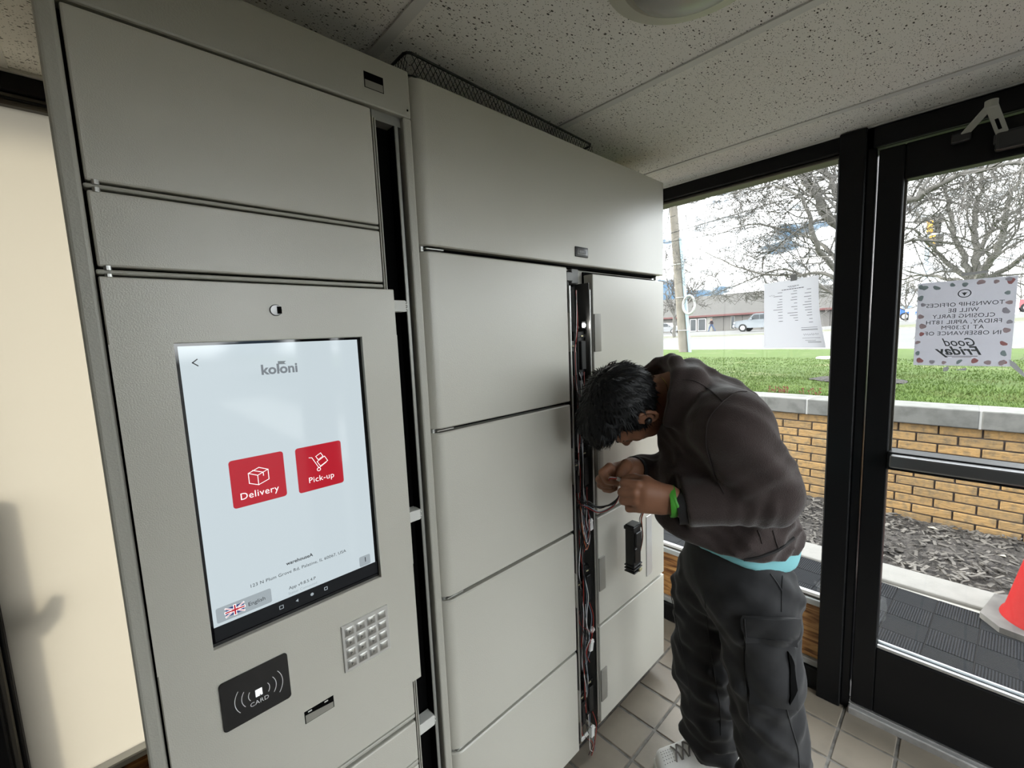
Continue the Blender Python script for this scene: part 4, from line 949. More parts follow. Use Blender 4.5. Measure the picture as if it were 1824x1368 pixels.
vehicle('car', 'red car across the street at the right edge of the photo', 'car', 62, at_x(1800, 570, 62)[1], 4.8, 1.9, 2.0, mat('red_paint', (.42, .02, .03), .25, .2, coat=.7), 'car', 1)
for i, (u, lb) in enumerate(((1623, 'white marker post beside the blue car across the street'), (1805, 'white marker post beside the red car across the street'))):
    p = at_x(u, 585, 47); z = GZ(47, p[1]); t = thing('marker_post', lb, 'post', (47, p[1], z), 'white marker posts across the street')
    MB().rbox(46.85, 47.15, p[1]-.17, p[1]+.17, z-.2, z+1.0, .04, 2).build('post_body', M_wf, t)
    MB().rbox(46.83, 46.86, p[1]+.02, p[1]+.40, z+.78, z+.98, .01, 1).build('post_sign', M_wf, t) if i == 0 else MB().rbox(46.83, 46.86, p[1]-.1, p[1]+.1, z+.6, z+.8, .01, 1).build('post_sign', M_rim, t)
mh = at_x(1468, 636, 12.4); t = MB().lathe([(.001, .02), (.34, .02), (.36, .0), (.36, -.03)], (12.4, mh[1]-.2, GZ(12.4, mh[1])+.02), 24).build('utility_cover', mat('pale_cover', (.62, .62, .60), .8), None)
tag(t, 'pale round utility cover set in the lawn behind the paper notice', 'utility cover')

# ---------------------------------------------------------------- utility pole, wires, signal
M_pole = mat('weathered_pole', (0.198, 0.176, 0.154), .9, noise=(2.5, .3, (0.121, 0.105, 0.088)), bump=(14, .6, .02))
PX0 = gpt(1219, 627); xp = float(PX0[0]); top = at_x(1194, 300, xp)
up = thing('utility_pole', 'weathered wooden utility pole with grey conduit on the lawn edge', 'utility pole', tuple(PX0))
v0 = Vector(PX0); v1 = Vector(top)
MB().tube([v0-Vector((0, 0, .3)), v0.lerp(v1, .3), v0.lerp(v1, .7), v1], [.190, .180, .165, .155], 14).build('pole', M_pole, up, smooth=40)
off = Vector((-.05, -.27, 0)); o_ = v0.lerp(v1, .62)
MB().tube([v0+off-Vector((0, 0, .2)), o_+off*.8], .062, 10).build('conduit', mat('conduit_grey', (.27, .34, .39), .45), up, smooth=40)
for f_ in (.12, .3, .48): 
    q = v0.lerp(v1, f_); MB().tube([q+Vector((0, .19, 0)), q+Vector((-.18, .1, 0)), q+Vector((-.20, -.18, 0)), q+off*1.35], .012, 6).build('strap', M_rim, up)
rc = Vector(at_x(1227, 543, xp-.25)); rg = [(rc.x, rc.y+.235*math.cos(a), rc.z+.36*math.sin(a)) for a in [i*math.pi/14 for i in range(29)]]
MB().tube(rg, .045, 8, False).build('coil_ring', mat('coil_white', (0.360, 0.360, 0.360), .5), up, smooth=60)
q = v0.lerp(v1, .80); MB().rbox(q.x-.05, q.x+.05, q.y-1.3, q.y+1.3, q.z-.05, q.z+.05, .01, 1).build('crossarm', M_pole, up)
for i, (a, b_, r_, lb) in enumerate((((1172, 422), (1520, 318), .016, 'upper black power line running across the sky behind the bare branches'), ((1172, 434), (1520, 372), .013, 'lower thin power line running across the sky behind the bare branches'))):
    A, B = Vector(at_x(*a, xp-.3)), Vector(at_x(*b_, xp-.3)); A2, B2 = A+(A-B)*1.5, B+(B-A)*1.5
    pts = [A2.lerp(B2, k/30)+Vector((0, 0, -.3*4*(k/30)*(1-k/30)+.28)) for k in range(31)]
    tag(MB().tube(pts, r_, 5, False).build('power_line', M_wire, None), lb, 'power line', 'power lines across the sky')
dr = thing('drop_wires', 'looping black service wires hanging at the utility pole', 'wires', tuple(v0.lerp(v1, .75)))
def pxw(lst, x, r_, m, par, nm='wire'): MB().tube([tuple(at_x(u, v, x)) for u, v in lst], r_, 5, False).build(nm, m, par)
pxw([(1188, 320), (1193, 366), (1190, 395), (1180, 420), (1170, 436)], xp-.3, .018, M_wire, dr); pxw([(1206, 362), (1232, 361), (1238, 362)], xp-.3, .022, M_wire, dr)
pxw([(1238, 362), (1246, 355), (1247, 345)], xp-.3, .020, M_wire, dr); pxw([(1210, 380), (1222, 384), (1232, 372), (1238, 363)], xp-.3, .014, M_wire, dr); pxw([(1222, 382), (1223, 404)], xp-.3, .012, M_wire, dr); pxw([(1176, 368), (1190, 388), (1203, 384)], xp-.3, .012, M_wire, dr)
XG = 30.; sp_ = at_x(1652, 440, XG)
ts = thing('traffic_signal', 'yellow traffic signal heads on a grey pole behind the bare branches', 'traffic signal', (XG, sp_[1], GZ(XG, sp_[1])))
MB().cyl((XG, sp_[1], GZ(XG, sp_[1])-.2), (XG, sp_[1], 6.25), .11, 12, .09).build('pole', mat('galvanised', (.40, .46, .52), .5, .3), ts, smooth=40)
M_sy = mat('signal_yellow', (.75, .38, .03), .5)
for k, (uu, v0_, v1_) in enumerate(((1658, 392, 416), (1662, 418, 440))):
    a, b_ = at_x(uu, v0_, XG-.1), at_x(uu, v1_, XG-.1); y = a[1]
    h = MB().rbox(XG-.25, XG+.05, y-.10, y+.12, b_[2]+.03, a[2]-.03, .03, 2).build('signal_head', M_sy, ts)
    for q_ in range(3):
        zc_ = b_[2]+(a[2]-b_[2])*(q_+.5)/3
        o = MB().tube([(XG-.10, y-.10, zc_), (XG-.10, y-.38, zc_-.02)], [.10, .12], 14, False).build('visor', M_blackplastic, h, smooth=50); o.location = -world_loc(h)
for uu in (1646, 1672):
    p = at_x(uu, 393, XG); MB().rbox(XG-.15, XG+.15, p[1]-.35, p[1]+.35, p[2]-.1, p[2]+.14, .05, 2).build('sensor_box', mat('sensor_grey', (.28, .27, .26), .6), ts)
MB().cyl((XG, at_x(1640, 392, XG)[1], 6.15), (XG, at_x(1680, 392, XG)[1], 6.15), .04, 8).build('arm', mat('galvanised'), ts)

# ---------------------------------------------------------------- bare trees
M_bark = mat('tree_bark', (0.087, 0.081, 0.073), .95, noise=(6, .25, (0.162, 0.153, 0.141)), bump=(22, .8, .02))
M_twig = mat('twig_bark', (0.098, 0.091, 0.084), .95)
def tree(name, label, base, limbs, r0, depth, x_spread, seed, n_side=6, twig_r=.004, group=None, L0=1.2, droop=.0, kids=(3, 5), zmin=-9):
    """limbs: list of polylines (lists of points) that start on the trunk; twigs grow from them"""
    rnd = random.Random(seed); t = thing(name, label, 'tree', tuple(base), group)
    segs = []; tw = MB()
    def branch(p, d, L, r, lvl):
        if p[2] < zmin: return
        pts = [Vector(p)]; rs = [r]; n_ = max(3, int(4+2*(lvl > 1))); dd = Vector(d).normalized()
        for i in range(n_):
            j = .20 if lvl < 2 else .16
            dd = (dd+Vector((rnd.gauss(0, j), rnd.gauss(0, j), rnd.gauss(0, j)-droop*.1))).normalized()
            if pts[-1].z < zmin+.1: dd.z = abs(dd.z)*.6+.2
            pts.append(pts[-1]+dd*L/n_); rs.append(max(twig_r*.6, r*(1-.75*(i+1)/n_)))
        tw.tube(pts, rs, 5 if r > .02 else 3, False)
        if lvl <= 0: return
        for c in range(rnd.randint(*kids)):
            f_ = rnd.uniform(.25, 1); i = min(int(f_*n_), n_-1); q = pts[i].lerp(pts[i+1], f_*n_-i)
            ax = (pts[i+1]-pts[i]).normalized(); o = ax.orthogonal().normalized(); o.rotate(Matrix.Rotation(rnd.uniform(0, 6.28), 3, ax))
            branch(q, ax*rnd.uniform(.5, 1)+o*rnd.uniform(.6, 1.1), L*rnd.uniform(.45, .75), max(twig_r, r*.5), lvl-1)
    for li, (pts, ra, rb) in enumerate(limbs):
        ra, rb = ra*.68, rb*.68
        P = [Vector(p) for p in pts]; sm = []
        for i in range(len(P)-1):
            a, b_, c, d = P[max(i-1, 0)], P[i], P[i+1], P[min(i+2, len(P)-1)]
            for k in range(5):
                q = k/5; sm.append(.5*((2*b_)+(c-a)*q+(2*a-5*b_+4*c-d)*q*q+(3*b_-a-3*c+d)*q**3)+Vector((0, rnd.gauss(0, ra*.25), rnd.gauss(0, ra*.25))))
        sm.append(P[-1]); n_ = len(sm); rs = [ra+(rb-ra)*i/(n_-1) for i in range(n_)]
        MB().tube(sm, rs, max(n_side, 5), True).build('trunk' if li == 0 else 'branch', M_bark, t, smooth=50)
        if li == 0 and len(limbs) > 1: continue
        length = sum((sm[i+1]-sm[i]).length for i in range(n_-1)); cnt = max(4, int(length/x_spread))
        for c in range(cnt):
            f_ = rnd.uniform(.18, 1); i = min(int(f_*(n_-1)), n_-2); ax = (sm[i+1]-sm[i]).normalized(); o = ax.orthogonal().normalized(); o.rotate(Matrix.Rotation(rnd.uniform(0, 6.28), 3, ax))
            branch(sm[i], ax*rnd.uniform(.3, 1)+o, L0*rnd.uniform(.5, 1.1)*(1.1-.4*f_), max(twig_r*1.5, rs[i]*.42), depth)
    tw.build('twigs', M_twig, t, kind='stuff')
    return t
def PX(lst, x): return [tuple(at_x(u, v, x if not isinstance(x, (list, tuple)) else x[i])) for i, (u, v) in enumerate(lst)]
tx = 6.4; tb = at_x(1527, 674, tx)
def dx(lst, xs_): return [tuple(at_x(u, v, x)) for (u, v), x in zip(lst, xs_)]
tree('bare_tree', 'large bare tree in a mulch ring on the lawn, trunk hidden by the door post', (tb[0], tb[1], .78),
     [([(tx, tb[1], .70), tuple(at_x(1528, 600, tx)), tuple(at_x(1530, 520, tx))], .15, .12),
      (dx([(1530, 530), (1512, 430), (1476, 385), (1442, 330), (1420, 285), (1400, 240)], [6.4, 6.4, 6.3, 6.2, 6.1, 6.0]), .085, .030),
      (dx([(1530, 520), (1512, 400), (1490, 345), (1470, 310), (1455, 285), (1440, 240)], [6.4, 6.5, 6.6, 6.7, 6.8, 6.9]), .070, .028),
      (dx([(1528, 540), (1480, 470), (1455, 435), (1440, 380), (1420, 350), (1380, 330), (1300, 345)], [6.4, 6.2, 6.0, 5.9, 5.8, 5.8, 5.9]), .050, .010),
      (dx([(1528, 545), (1480, 490), (1420, 490), (1360, 488), (1300, 470), (1240, 440)], [6.4, 6.5, 6.6, 6.9, 7.2, 7.4]), .040, .008),
      (dx([(1528, 530), (1470, 440), (1400, 410), (1340, 400), (1270, 420)], [6.4, 6.6, 7.2, 7.6, 8.0]), .038, .008),
      (dx([(1528, 550), (1470, 515), (1400, 480), (1330, 500), (1262, 530)], [6.4, 7.0, 7.6, 8.0, 8.4]), .036, .007),
      (dx([(1530, 500), (1450, 330), (1380, 300), (1310, 310), (1240, 350)], [6.4, 6.8, 7.2, 7.8, 8.2]), .036, .007),
      (dx([(1532, 520), (1600, 375), (1640, 350), (1690, 320), (1760, 300), (1830, 285)], [6.4, 6.2, 6.1, 6.0, 6.0, 6.0]), .055, .020),
      (dx([(1635, 352), (1650, 325), (1680, 300), (1730, 270)], [6.1, 6.2, 6.3, 6.4]), .030, .012),
      (dx([(1532, 520), (1590, 340), (1620, 300), (1680, 270)], [6.4, 6.6, 6.8, 7.0]), .055, .030),
      (dx([(1532, 540), (1600, 440), (1660, 430), (1720, 440), (1800, 460)], [6.4, 6.6, 7.0, 7.4, 7.8]), .030, .007)],
     .1, 3, .125, 21, 8, .0031, L0=1.1, kids=(3, 4), zmin=1.75)
t2 = gpt(1742, 612); x2 = 13.0; b2 = at_x(1738, 560, x2)
tree('bare_tree', 'bushy bare tree behind the door notice, many stems spreading from one fork', (x2, b2[1], GZ(x2, b2[1])),
     [([(x2, b2[1], GZ(x2, b2[1])-.1), tuple(at_x(1737, 560, x2)), tuple(at_x(1737, 500, x2))], .20, .17),
      (dx([(1737, 510), (1722, 470), (1700, 420), (1690, 360), (1670, 300)], [13]*5), .10, .03),
      (dx([(1737, 510), (1740, 450), (1735, 400), (1745, 340), (1750, 270)], [13]*5), .11, .03),
      (dx([(1738, 510), (1765, 460), (1790, 410), (1800, 350), (1830, 290)], [13, 12.6, 12.4, 12, 12]), .11, .03),
      (dx([(1737, 505), (1690, 470), (1660, 440), (1630, 410), (1600, 400)], [13, 13, 12.6, 12.2, 12]), .08, .02),
      (dx([(1738, 505), (1790, 480), (1840, 450), (1890, 430)], [13, 13, 12.6, 12.2]), .09, .03),
      (dx([(1737, 505), (1680, 495), (1640, 490), (1600, 500)], [13, 13.4, 13.8, 14.2]), .07, .02),
      (dx([(1738, 470), (1770, 400), (1820, 370), (1880, 330)], [13, 13.4, 13.8, 14.2]), .07, .02)],
     .1, 3, .30, 5, 7, .0070, L0=1.9, kids=(3, 4))
p3_ = gpt(1203, 598); x3 = 41.0
tree('bare_tree', 'small bare tree across the street at the left edge of the window', (x3, at_x(1201, 590, x3)[1], GZ(x3, 17)),
     [(dx([(1201, 600), (1201, 575), (1201, 562)], [x3]*3), .24, .2), (dx([(1201, 564), (1190, 545), (1180, 535), (1172, 520)], [x3]*4), .13, .05),
      (dx([(1201, 564), (1203, 530), (1200, 500), (1205, 460)], [x3]*4), .12, .04), (dx([(1201, 565), (1216, 548), (1232, 525), (1250, 490)], [x3]*4), .13, .04), (dx([(1201, 560), (1192, 520), (1185, 480), (1186, 450)], [x3]*4), .10, .03), (dx([(1218, 546), (1240, 530), (1270, 520), (1290, 500)], [x3]*4), .08, .03)],
     .1, 2, .8, 9, 6, .035, L0=2.6, kids=(2, 5))
for i, (u, xx, sd, hgt, lb) in enumerate(((1612, 48, 31, 5.0, 'small bare tree across the street left of the door notice'), (1560, 90, 33, 8.5, 'distant bare tree beyond the street hidden mostly by the door post'), (1815, 80, 35, 8, 'distant bare tree beyond the street near the right photo edge'), (1400, 95, 37, 11, 'distant bare tree rising behind the far building roof'))):
    b_ = at_x(u, 580, xx); z = GZ(xx, b_[1]); P = lambda dy, dz, dx_=0: (xx+dx_, b_[1]+dy*hgt, z+dz*hgt)
    tree('bare_tree', lb, (xx, b_[1], z), [([P(0, -.02), P(0, .12), P(.01, .25)], .04*hgt/2, .06), ([P(0, .2), P(.12, .4), P(.16, .7)], .1, .04), ([P(0, .2), P(-.1, .45), P(-.2, .75)], .1, .04), ([P(0, .2), P(.02, .5, .5), P(-.02, .9, 1)], .1, .04), ([P(0, .18), P(.2, .3, -1), P(.36, .5, -1)], .08, .03), ([P(0, .18), P(-.2, .3, 1), P(-.34, .52, 1)], .08, .03)], .1, 2, hgt*.14, sd, 5, .03*xx/60, L0=hgt*.33, kids=(2, 4))
# mulch ring round the large tree
rg_ = MB(); N = 40; cx_, cy_ = 6.38, tb[1]
vs = [(cx_, cy_, GZ(cx_, cy_)+.06)]
for k in range(1, 5):
    for j in range(N):
        a = 2*math.pi*j/N; r_ = .46*k/4*(1+.04*math.sin(5*a)); x, y = cx_+r_*.85*math.cos(a), cy_+r_*math.sin(a); vs.append((x, y, GZ(x, y)+.05*(1-(k/4)**2)+random.uniform(0, .012)+.006))
fs = [(0, 1+j, 1+(j+1) % N) for j in range(N)]+[(1+(k-1)*N+j, 1+k*N+j, 1+k*N+(j+1) % N, 1+(k-1)*N+(j+1) % N) for k in range(1, 4) for j in range(N)]
tag(rg_.add(vs, fs).build('mulch_ring', M_mulch, None, smooth=40), 'round ring of brown mulch under the large bare tree on the lawn', 'mulch', kind='stuff')

# ---------------------------------------------------------------- the man: implicit surfaces meshed by surface nets
class Field:
    def __init__(s, lo, hi, h):
        s.lo = np.array(lo, float); s.h = h; s.n = np.ceil((np.array(hi)-s.lo)/h).astype(int)+1
        s.F = np.full(s.n, 1.0, np.float32)
    def region(s, lo, hi, pad):
        a = np.clip(np.floor((np.array(lo)-pad-s.lo)/s.h).astype(int), 0, s.n-1); b = np.clip(np.ceil((np.array(hi)+pad-s.lo)/s.h).astype(int)+1, 1, s.n)
        sl = tuple(slice(i, j) for i, j in zip(a, b))
        ax = [s.lo[k]+s.h*np.arange(a[k], b[k]) for k in range(3)]
        return sl, np.stack(np.meshgrid(*ax, indexing='ij'), -1)
    def add(s, fn, lo, hi, k=.01, op='u'):
        pad = k+3*s.h; sl, P = s.region(lo, hi, pad)
        if P.size == 0: return s
        d = fn(P).astype(np.float32); f = s.F[sl]
        if op == 'u': hh = np.maximum(k-np.abs(f-d), 0)/k; s.F[sl] = np.minimum(f, d)-hh*hh*k*.25
        else:
            d = -d; hh = np.maximum(k-np.abs(f-d), 0)/k; s.F[sl] = np.maximum(f, d)+hh*hh*k*.25
        return s
    def cone(s, a, b, r1, r2, k=.02, lat=None, sq=1.0, op='u', fold=None):
        """tapered capsule; lat = axis along which it is widened by 1/sq"""
        a, b = np.array(a, float), np.array(b, float); rm = max(r1, r2)*(1/sq)+.02
        def fn(P):
            Q, A, B = P, a, b
            if lat is not None:
                l_ = np.array(lat); f_ = lambda X: X-(X@l_)[..., None]*l_*(1-sq)
                Q, A, B = f_(P), f_(a[None])[0], f_(b[None])[0]
            ab = B-A; t = np.clip(((Q-A)@ab)/max(ab@ab, 1e-9), 0, 1); d = np.linalg.norm(Q-A-t[..., None]*ab, axis=-1)-(r1+(r2-r1)*t)
            if fold is not None: d = d+fold(P, t)
            return d
        return s.add(fn, np.minimum(a, b)-rm, np.maximum(a, b)+rm, k, op)
    def chain(s, pts, rs, k=.02, **kw):
        for i in range(len(pts)-1): s.cone(pts[i], pts[i+1], rs[i], rs[i+1], k, **kw)
        return s
    def ell(s, c, M, rad, k=.02, op='u', fn2=None):
        """M: 3x3 rows = local axes in world"""
        c, M, rad = np.array(c, float), np.array(M, float), np.array(rad, float); rm = max(rad)+.01
        def fn(P):
            q = (P-c)@M.T/rad; n_ = np.linalg.norm(q, axis=-1); d = (n_-1)*min(rad)*.5+(n_-1)*np.mean(rad)*.5
            return d+fn2(P) if fn2 else d
        return s.add(fn, c-rm, c+rm, k, op)
    def clip(s, n, p, k=.006):
        """keep the side where (x-p).n < 0"""
        n = np.array(n, float); n /= np.linalg.norm(n); sl, P = s.region(s.lo, s.lo+s.h*s.n, 0); d = ((P-np.array(p))@n).astype(np.float32)
        hh = np.maximum(k-np.abs(s.F-d), 0)/k; s.F = np.maximum(s.F, d)+hh*hh*k*.25; return s
    def mesh(s):
        F = s.F; F = F.copy(); F[0] = F[-1] = 1; F[:, 0] = F[:, -1] = 1; F[:, :, 0] = F[:, :, -1] = 1
        ins = F < 0; c = np.zeros(tuple(np.array(F.shape)-1), np.int8)
        offs = [(i, j, k) for i in (0, 1) for j in (0, 1) for k in (0, 1)]
        sub = lambda A, o: A[o[0]:A.shape[0]-1+o[0], o[1]:A.shape[1]-1+o[1], o[2]:A.shape[2]-1+o[2]]
        for o in offs: c += sub(ins, o)
        act = (c > 0) & (c < 8); idx = -np.ones(act.shape, np.int64); I = np.argwhere(act); idx[act] = np.arange(len(I))
        acc = np.zeros((len(I), 3)); cnt = np.zeros(len(I))
        for a in offs:
            for ax in range(3):
                if a[ax]: continue
                b = list(a); b[ax] = 1; A_, B_ = I+a, I+b
                fa, fb = F[tuple(A_.T)], F[tuple(B_.T)]; m = (fa < 0) != (fb < 0); t = np.where(m, fa/np.where(m, fa-fb, 1), 0)
                p = A_.astype(float); p[:, ax] += t; acc += p*m[:, None]; cnt += m
        V = acc/cnt[:, None]*s.h+s.lo; faces = []
        for ax in range(3):
            u, v = [(1, 2), (2, 0), (0, 1)][ax]; sh = [slice(None)]*3; s0, s1 = sh[:], sh[:]; s0[ax] = slice(0, -1); s1[ax] = slice(1, None)
            x = ins[tuple(s0)] != ins[tuple(s1)]; E_ = np.argwhere(x); ok = (E_[:, u] > 0) & (E_[:, v] > 0); E_ = E_[ok]
            q = []
            for du, dv in ((0, 0), (-1, 0), (-1, -1), (0, -1)):
                e2 = E_.copy(); e2[:, u] += du; e2[:, v] += dv; q.append(idx[tuple(e2.T)])
            q = np.stack(q, 1); fl_ = ins[tuple(E_.T)]; q[~fl_] = q[~fl_][:, ::-1]; faces.append(q)
        return V, np.concatenate(faces)
    def build(s, name, m, parent, smooth_it=1, keep=None, disp=None):
        V, Fc = s.mesh()
        for _ in range(smooth_it):      # light laplacian smoothing
            acc = np.zeros_like(V); cnt = np.zeros(len(V))
            for a in range(4):
                b = (a+1) % 4; np.add.at(acc, Fc[:, a], V[Fc[:, b]]); np.add.at(acc, Fc[:, b], V[Fc[:, a]]); np.add.at(cnt, Fc[:, a], 1); np.add.at(cnt, Fc[:, b], 1)
            V = V*.4+.6*acc/np.maximum(cnt, 1)[:, None]
        if disp is not None: V = disp(V)
        me = bpy.data.meshes.new(name); me.vertices.add(len(V)); me.vertices.foreach_set('co', V.astype(np.float32).ravel())
        me.loops.add(len(Fc)*4); me.loops.foreach_set('vertex_index', Fc.astype(np.int32).ravel()); me.polygons.add(len(Fc))
        me.polygons.foreach_set('loop_start', np.arange(0, len(Fc)*4, 4, dtype=np.int32)); me.polygons.foreach_set('loop_total', np.full(len(Fc), 4, np.int32))
        me.update(calc_edges=True); me.validate(); me.polygons.foreach_set('use_smooth', [True]*len(me.polygons))
        return link(name, me, m, parent)

FWD = np.array([-.7071, .7071, 0]); LEFT = np.array([-.7071, -.7071, 0]); ZUP = np.array([0, 0, 1.0])
def S(u, v, s):
    """a point of the man's body: seen at (u, v) and s metres to the left of his middle plane"""
    d = ray(u, v); t = (-1.16+s)/(LEFT@d); return EYE+d*t
def wob(P, fx, amp, ph=0.0):
    f = np.array(fx); return amp*np.sin(P@f+ph)
man = thing('person', 'man in dark brown fleece and black cargo trousers bending over wires in his hands', 'person', tuple(S(1320, 1345, 0)*[1, 1, 0]))

M_skin = mat('skin', (.23, .105, .060), .5, spec=.4, noise=(60, .4, (.26, .122, .070)), bump=(350, .15, .0008))
M_fleece = mat('fleece', (.044, .033, .031), .95, spec=.1, sheen=.35, bump=(420, .8, .0016), noise=(40, .35, (.056, .043, .041)))
M_trous = mat('trouser_cotton', (.017, .017, .0182), .8, spec=.25, sheen=.15, bump=(900, .4, .0006), noise=(22, .35, (.030, .030, .032)))
M_seam = mat('seam_thread', (.018, .018, .02), .8); M_hem = mat('hem_band', (.010, .009, .009), .85)
M_hair = mat('black_hair', (.005, .005, .0055), .50, spec=.28)
M_tee = mat('turquoise_cotton', (.20, .48, .52), .85, bump=(600, .4, .0006)); M_band = mat('green_wristband', (.055, .30, .025), .5)

# --- joints
pelv, waist, chest, upch, neckb = S(1303, 985, 0), S(1302, 915, 0), S(1286, 825, 0), S(1258, 752, 0), S(1222, 700, 0)
shL, elL, wrL = S(1300, 760, .170), S(1372, 884, .175), S(1222, 901, .140)
shR, elR, wrR = S(1235, 730, -.17), S(1215, 850, -.22), S(1133, 838, -.045)
hipL, knL, anL = S(1340, 1060, .085), S(1360, 1200, .11), S(1383, 1415, .125)
hipR, knR, anR = S(1265, 1050, -.085), S(1252, 1175, -.115), S(1268, 1318, -.12)

# --- jacket
def torso(Fd, dr, k=.05, folds=None, n=5):
    pts = [pelv, waist, chest, upch, neckb]; rs = [.128+dr, .130+dr, .130+dr, .114+dr, .072+dr]
    for i in range(n-1): Fd.cone(pts[i], pts[i+1], rs[i], rs[i+1], k, lat=LEFT, sq=.80, fold=folds)
def ridge(P, f, amp, warp=(9, -14, 11), wa=1.6, ph=0.0, p=3):
    a = P@np.array(f, float)+wa*np.sin(P@np.array(warp, float)+ph); return -amp*(np.abs(np.cos(a))**p)
def jf(P, t): return (wob(P, (14, -6, 46), .0035)+wob(P, (40, 22, -30), .0020, 1.0)+ridge(P, (18, 10, 26), .0100)+ridge(P, (-22, 26, 20), .0065, (12, 9, -16), 2.0, 1.0, 4)+ridge(P, (30, -16, 44), .004, (10, 19, -11), 2.4, 2.0, 5)+.006)
J = Field((.70, .10, .80), (1.62, .95, 1.46), .0062)
torso(J, 0, .05, jf)
J.cone(upch, shL, .085, .088, .06).cone(upch, shR, .085, .080, .06)
def sf(P, t): return (ridge(P, (30, -8, 34), .006, (20, 10, 15), 1.5, 2)+.002+.006*np.sin(P@np.array((20, 60, 40))+3*np.sin(t*6))*np.exp(-((t-.9)/.35)**2)+.0022*np.sin(P@np.array((60, -30, 80))))
def sf2(P, t): return (ridge(P, (36, 20, 28), .005, (25, 10, -15), 1.5, 2)+.002+.005*np.sin(t*34+P@np.array((10, 0, 46)))*np.exp(-(t/.45)**2)+.002*np.sin(P@np.array((50, 40, -60))))
J.cone(shL, elL, .088, .070, .016, fold=sf).cone(elL, wrL, .068, .050, .014, fold=sf2)
J.cone(shR, elR, .080, .066, .035, fold=sf).cone(elR, wrR, .064, .044, .03, fold=sf2)
# bulge of cloth hanging over the hem and draping between chest and arm
J.cone(S(1240, 945, .0), S(1350, 942, .0), .085, .086, .05, lat=LEFT, sq=.75, fold=jf)
J.cone(S(1205, 930, .0), S(1215, 850, .03), .052, .05, .06, lat=LEFT, sq=.6)
# hood and collar around the neck
hd_c = [S(1190, 752, .090), S(1203, 705, .096), S(1210, 668, .070), S(1204, 645, .030), S(1196, 640, -.010), S(1170, 646, -.070), S(1146, 664, -.105), S(1150, 720, -.095)]
J.chain(hd_c, [.015, .018, .020, .018, .016, .014, .014, .014], .010)
J.chain([S(1212, 752, .105), S(1228, 708, .112), S(1236, 676, .075), S(1232, 660, .0), S(1206, 664, -.08), S(1180, 690, -.11)], [.020, .026, .030, .032, .028, .022], .014)
# hollow for the neck, cuffs cut flat
J.cone(S(1216, 700, .0), S(1110, 712, .0), .060, .098, .010, op='s')
for du, dv in ((4, 14), (9, 30), (14, 46)):
    J.chain([S(1204+du*.3, 645+dv, .015), S(1190+du, 642+dv, -.050), S(1164+du, 648+dv, -.095), S(1146+du, 664+dv, -.112)], [.016, .015, .014, .014], .012)
J.add(lambda P: np.linalg.norm(P-wrL, axis=-1)*0+np.maximum((P-wrL)@((wrL-elL)/np.linalg.norm(wrL-elL))*-1+.004, np.linalg.norm(P-wrL, axis=-1)-.085), wrL-.09, wrL+.09, .004, 's')
J.add(lambda P: np.maximum((P-wrR)@((wrR-elR)/np.linalg.norm(wrR-elR))*-1+.004, np.linalg.norm(P-wrR, axis=-1)-.075), wrR-.08, wrR+.08, .004, 's')
hb, hn, hf = S(1430, 948, 0), S(1322, 1000, .17), S(1186, 930, 0)
hn_ = np.cross(hn-hb, hf-hb); hn_ /= np.linalg.norm(hn_); hn_ *= -np.sign(hn_[2])
J.clip(hn_, hf, .010)
jacket = J.build('jacket', M_fleece, man, 2)
def pts_on(fr, path, r=.0016, m=M_seam, name='seam', par=None, n=5, closed=False):
    o = MB().tube([tuple(p) for p in path], r, n, not closed).build(name, m, par, smooth=60); o.location = -world_loc(par); return o
def project(o, path, out=.0012):
    """project a polyline onto the surface of a mesh along the view from its left side"""
    from mathutils.bvhtree import BVHTree
    me = o.data; bv = BVHTree.FromPolygons([v.co[:] for v in me.vertices], [p.vertices[:] for p in me.polygons]); res = []
    for u, v in path:
        d = Vector(ray(u, v)).normalized(); h = bv.ray_cast(Vector(EYE), d)
        if h[0] is not None: res.append(h[0]+h[1]*out*(1 if h[1].dot(d) < 0 else -1))
    return res
def spl(lst, n=8):
    out = []
    for i in range(len(lst)-1):
        a, b, c, d = [np.array(lst[max(0, min(len(lst)-1, j))], float) for j in (i-1, i, i+1, i+2)]
        for k in range(n):
            t = k/n; out.append(tuple(.5*((2*b)+(c-a)*t+(2*a-5*b+4*c-d)*t*t+(3*b-a-3*c+d)*t**3)))
    out.append(tuple(lst[-1])); return out
for pth in ([(1216, 676), (1240, 680), (1268, 698), (1288, 716)], [(1288, 716), (1264, 745), (1258, 790), (1272, 840), (1290, 880)], [(1288, 716), (1310, 700), (1330, 698)], [(1350, 944), (1354, 956), (1357, 968)], [(1376, 945), (1382, 965), (1388, 980)]):
    q = project(jacket, spl(pth)); pts_on(None, q, .0014, mat('fleece_seam', (.035, .026, .025), .95), 'seam', jacket)
for pth in ([(1218, 966), (1250, 984), (1285, 994), (1330, 996), (1380, 982), (1414, 958)],):
    q = project(jacket, spl(pth), .0004); pts_on(None, q, .0042, M_hem, 'hem_band', jacket)
ax_ = (wrL-elL)/np.linalg.norm(wrL-elL)
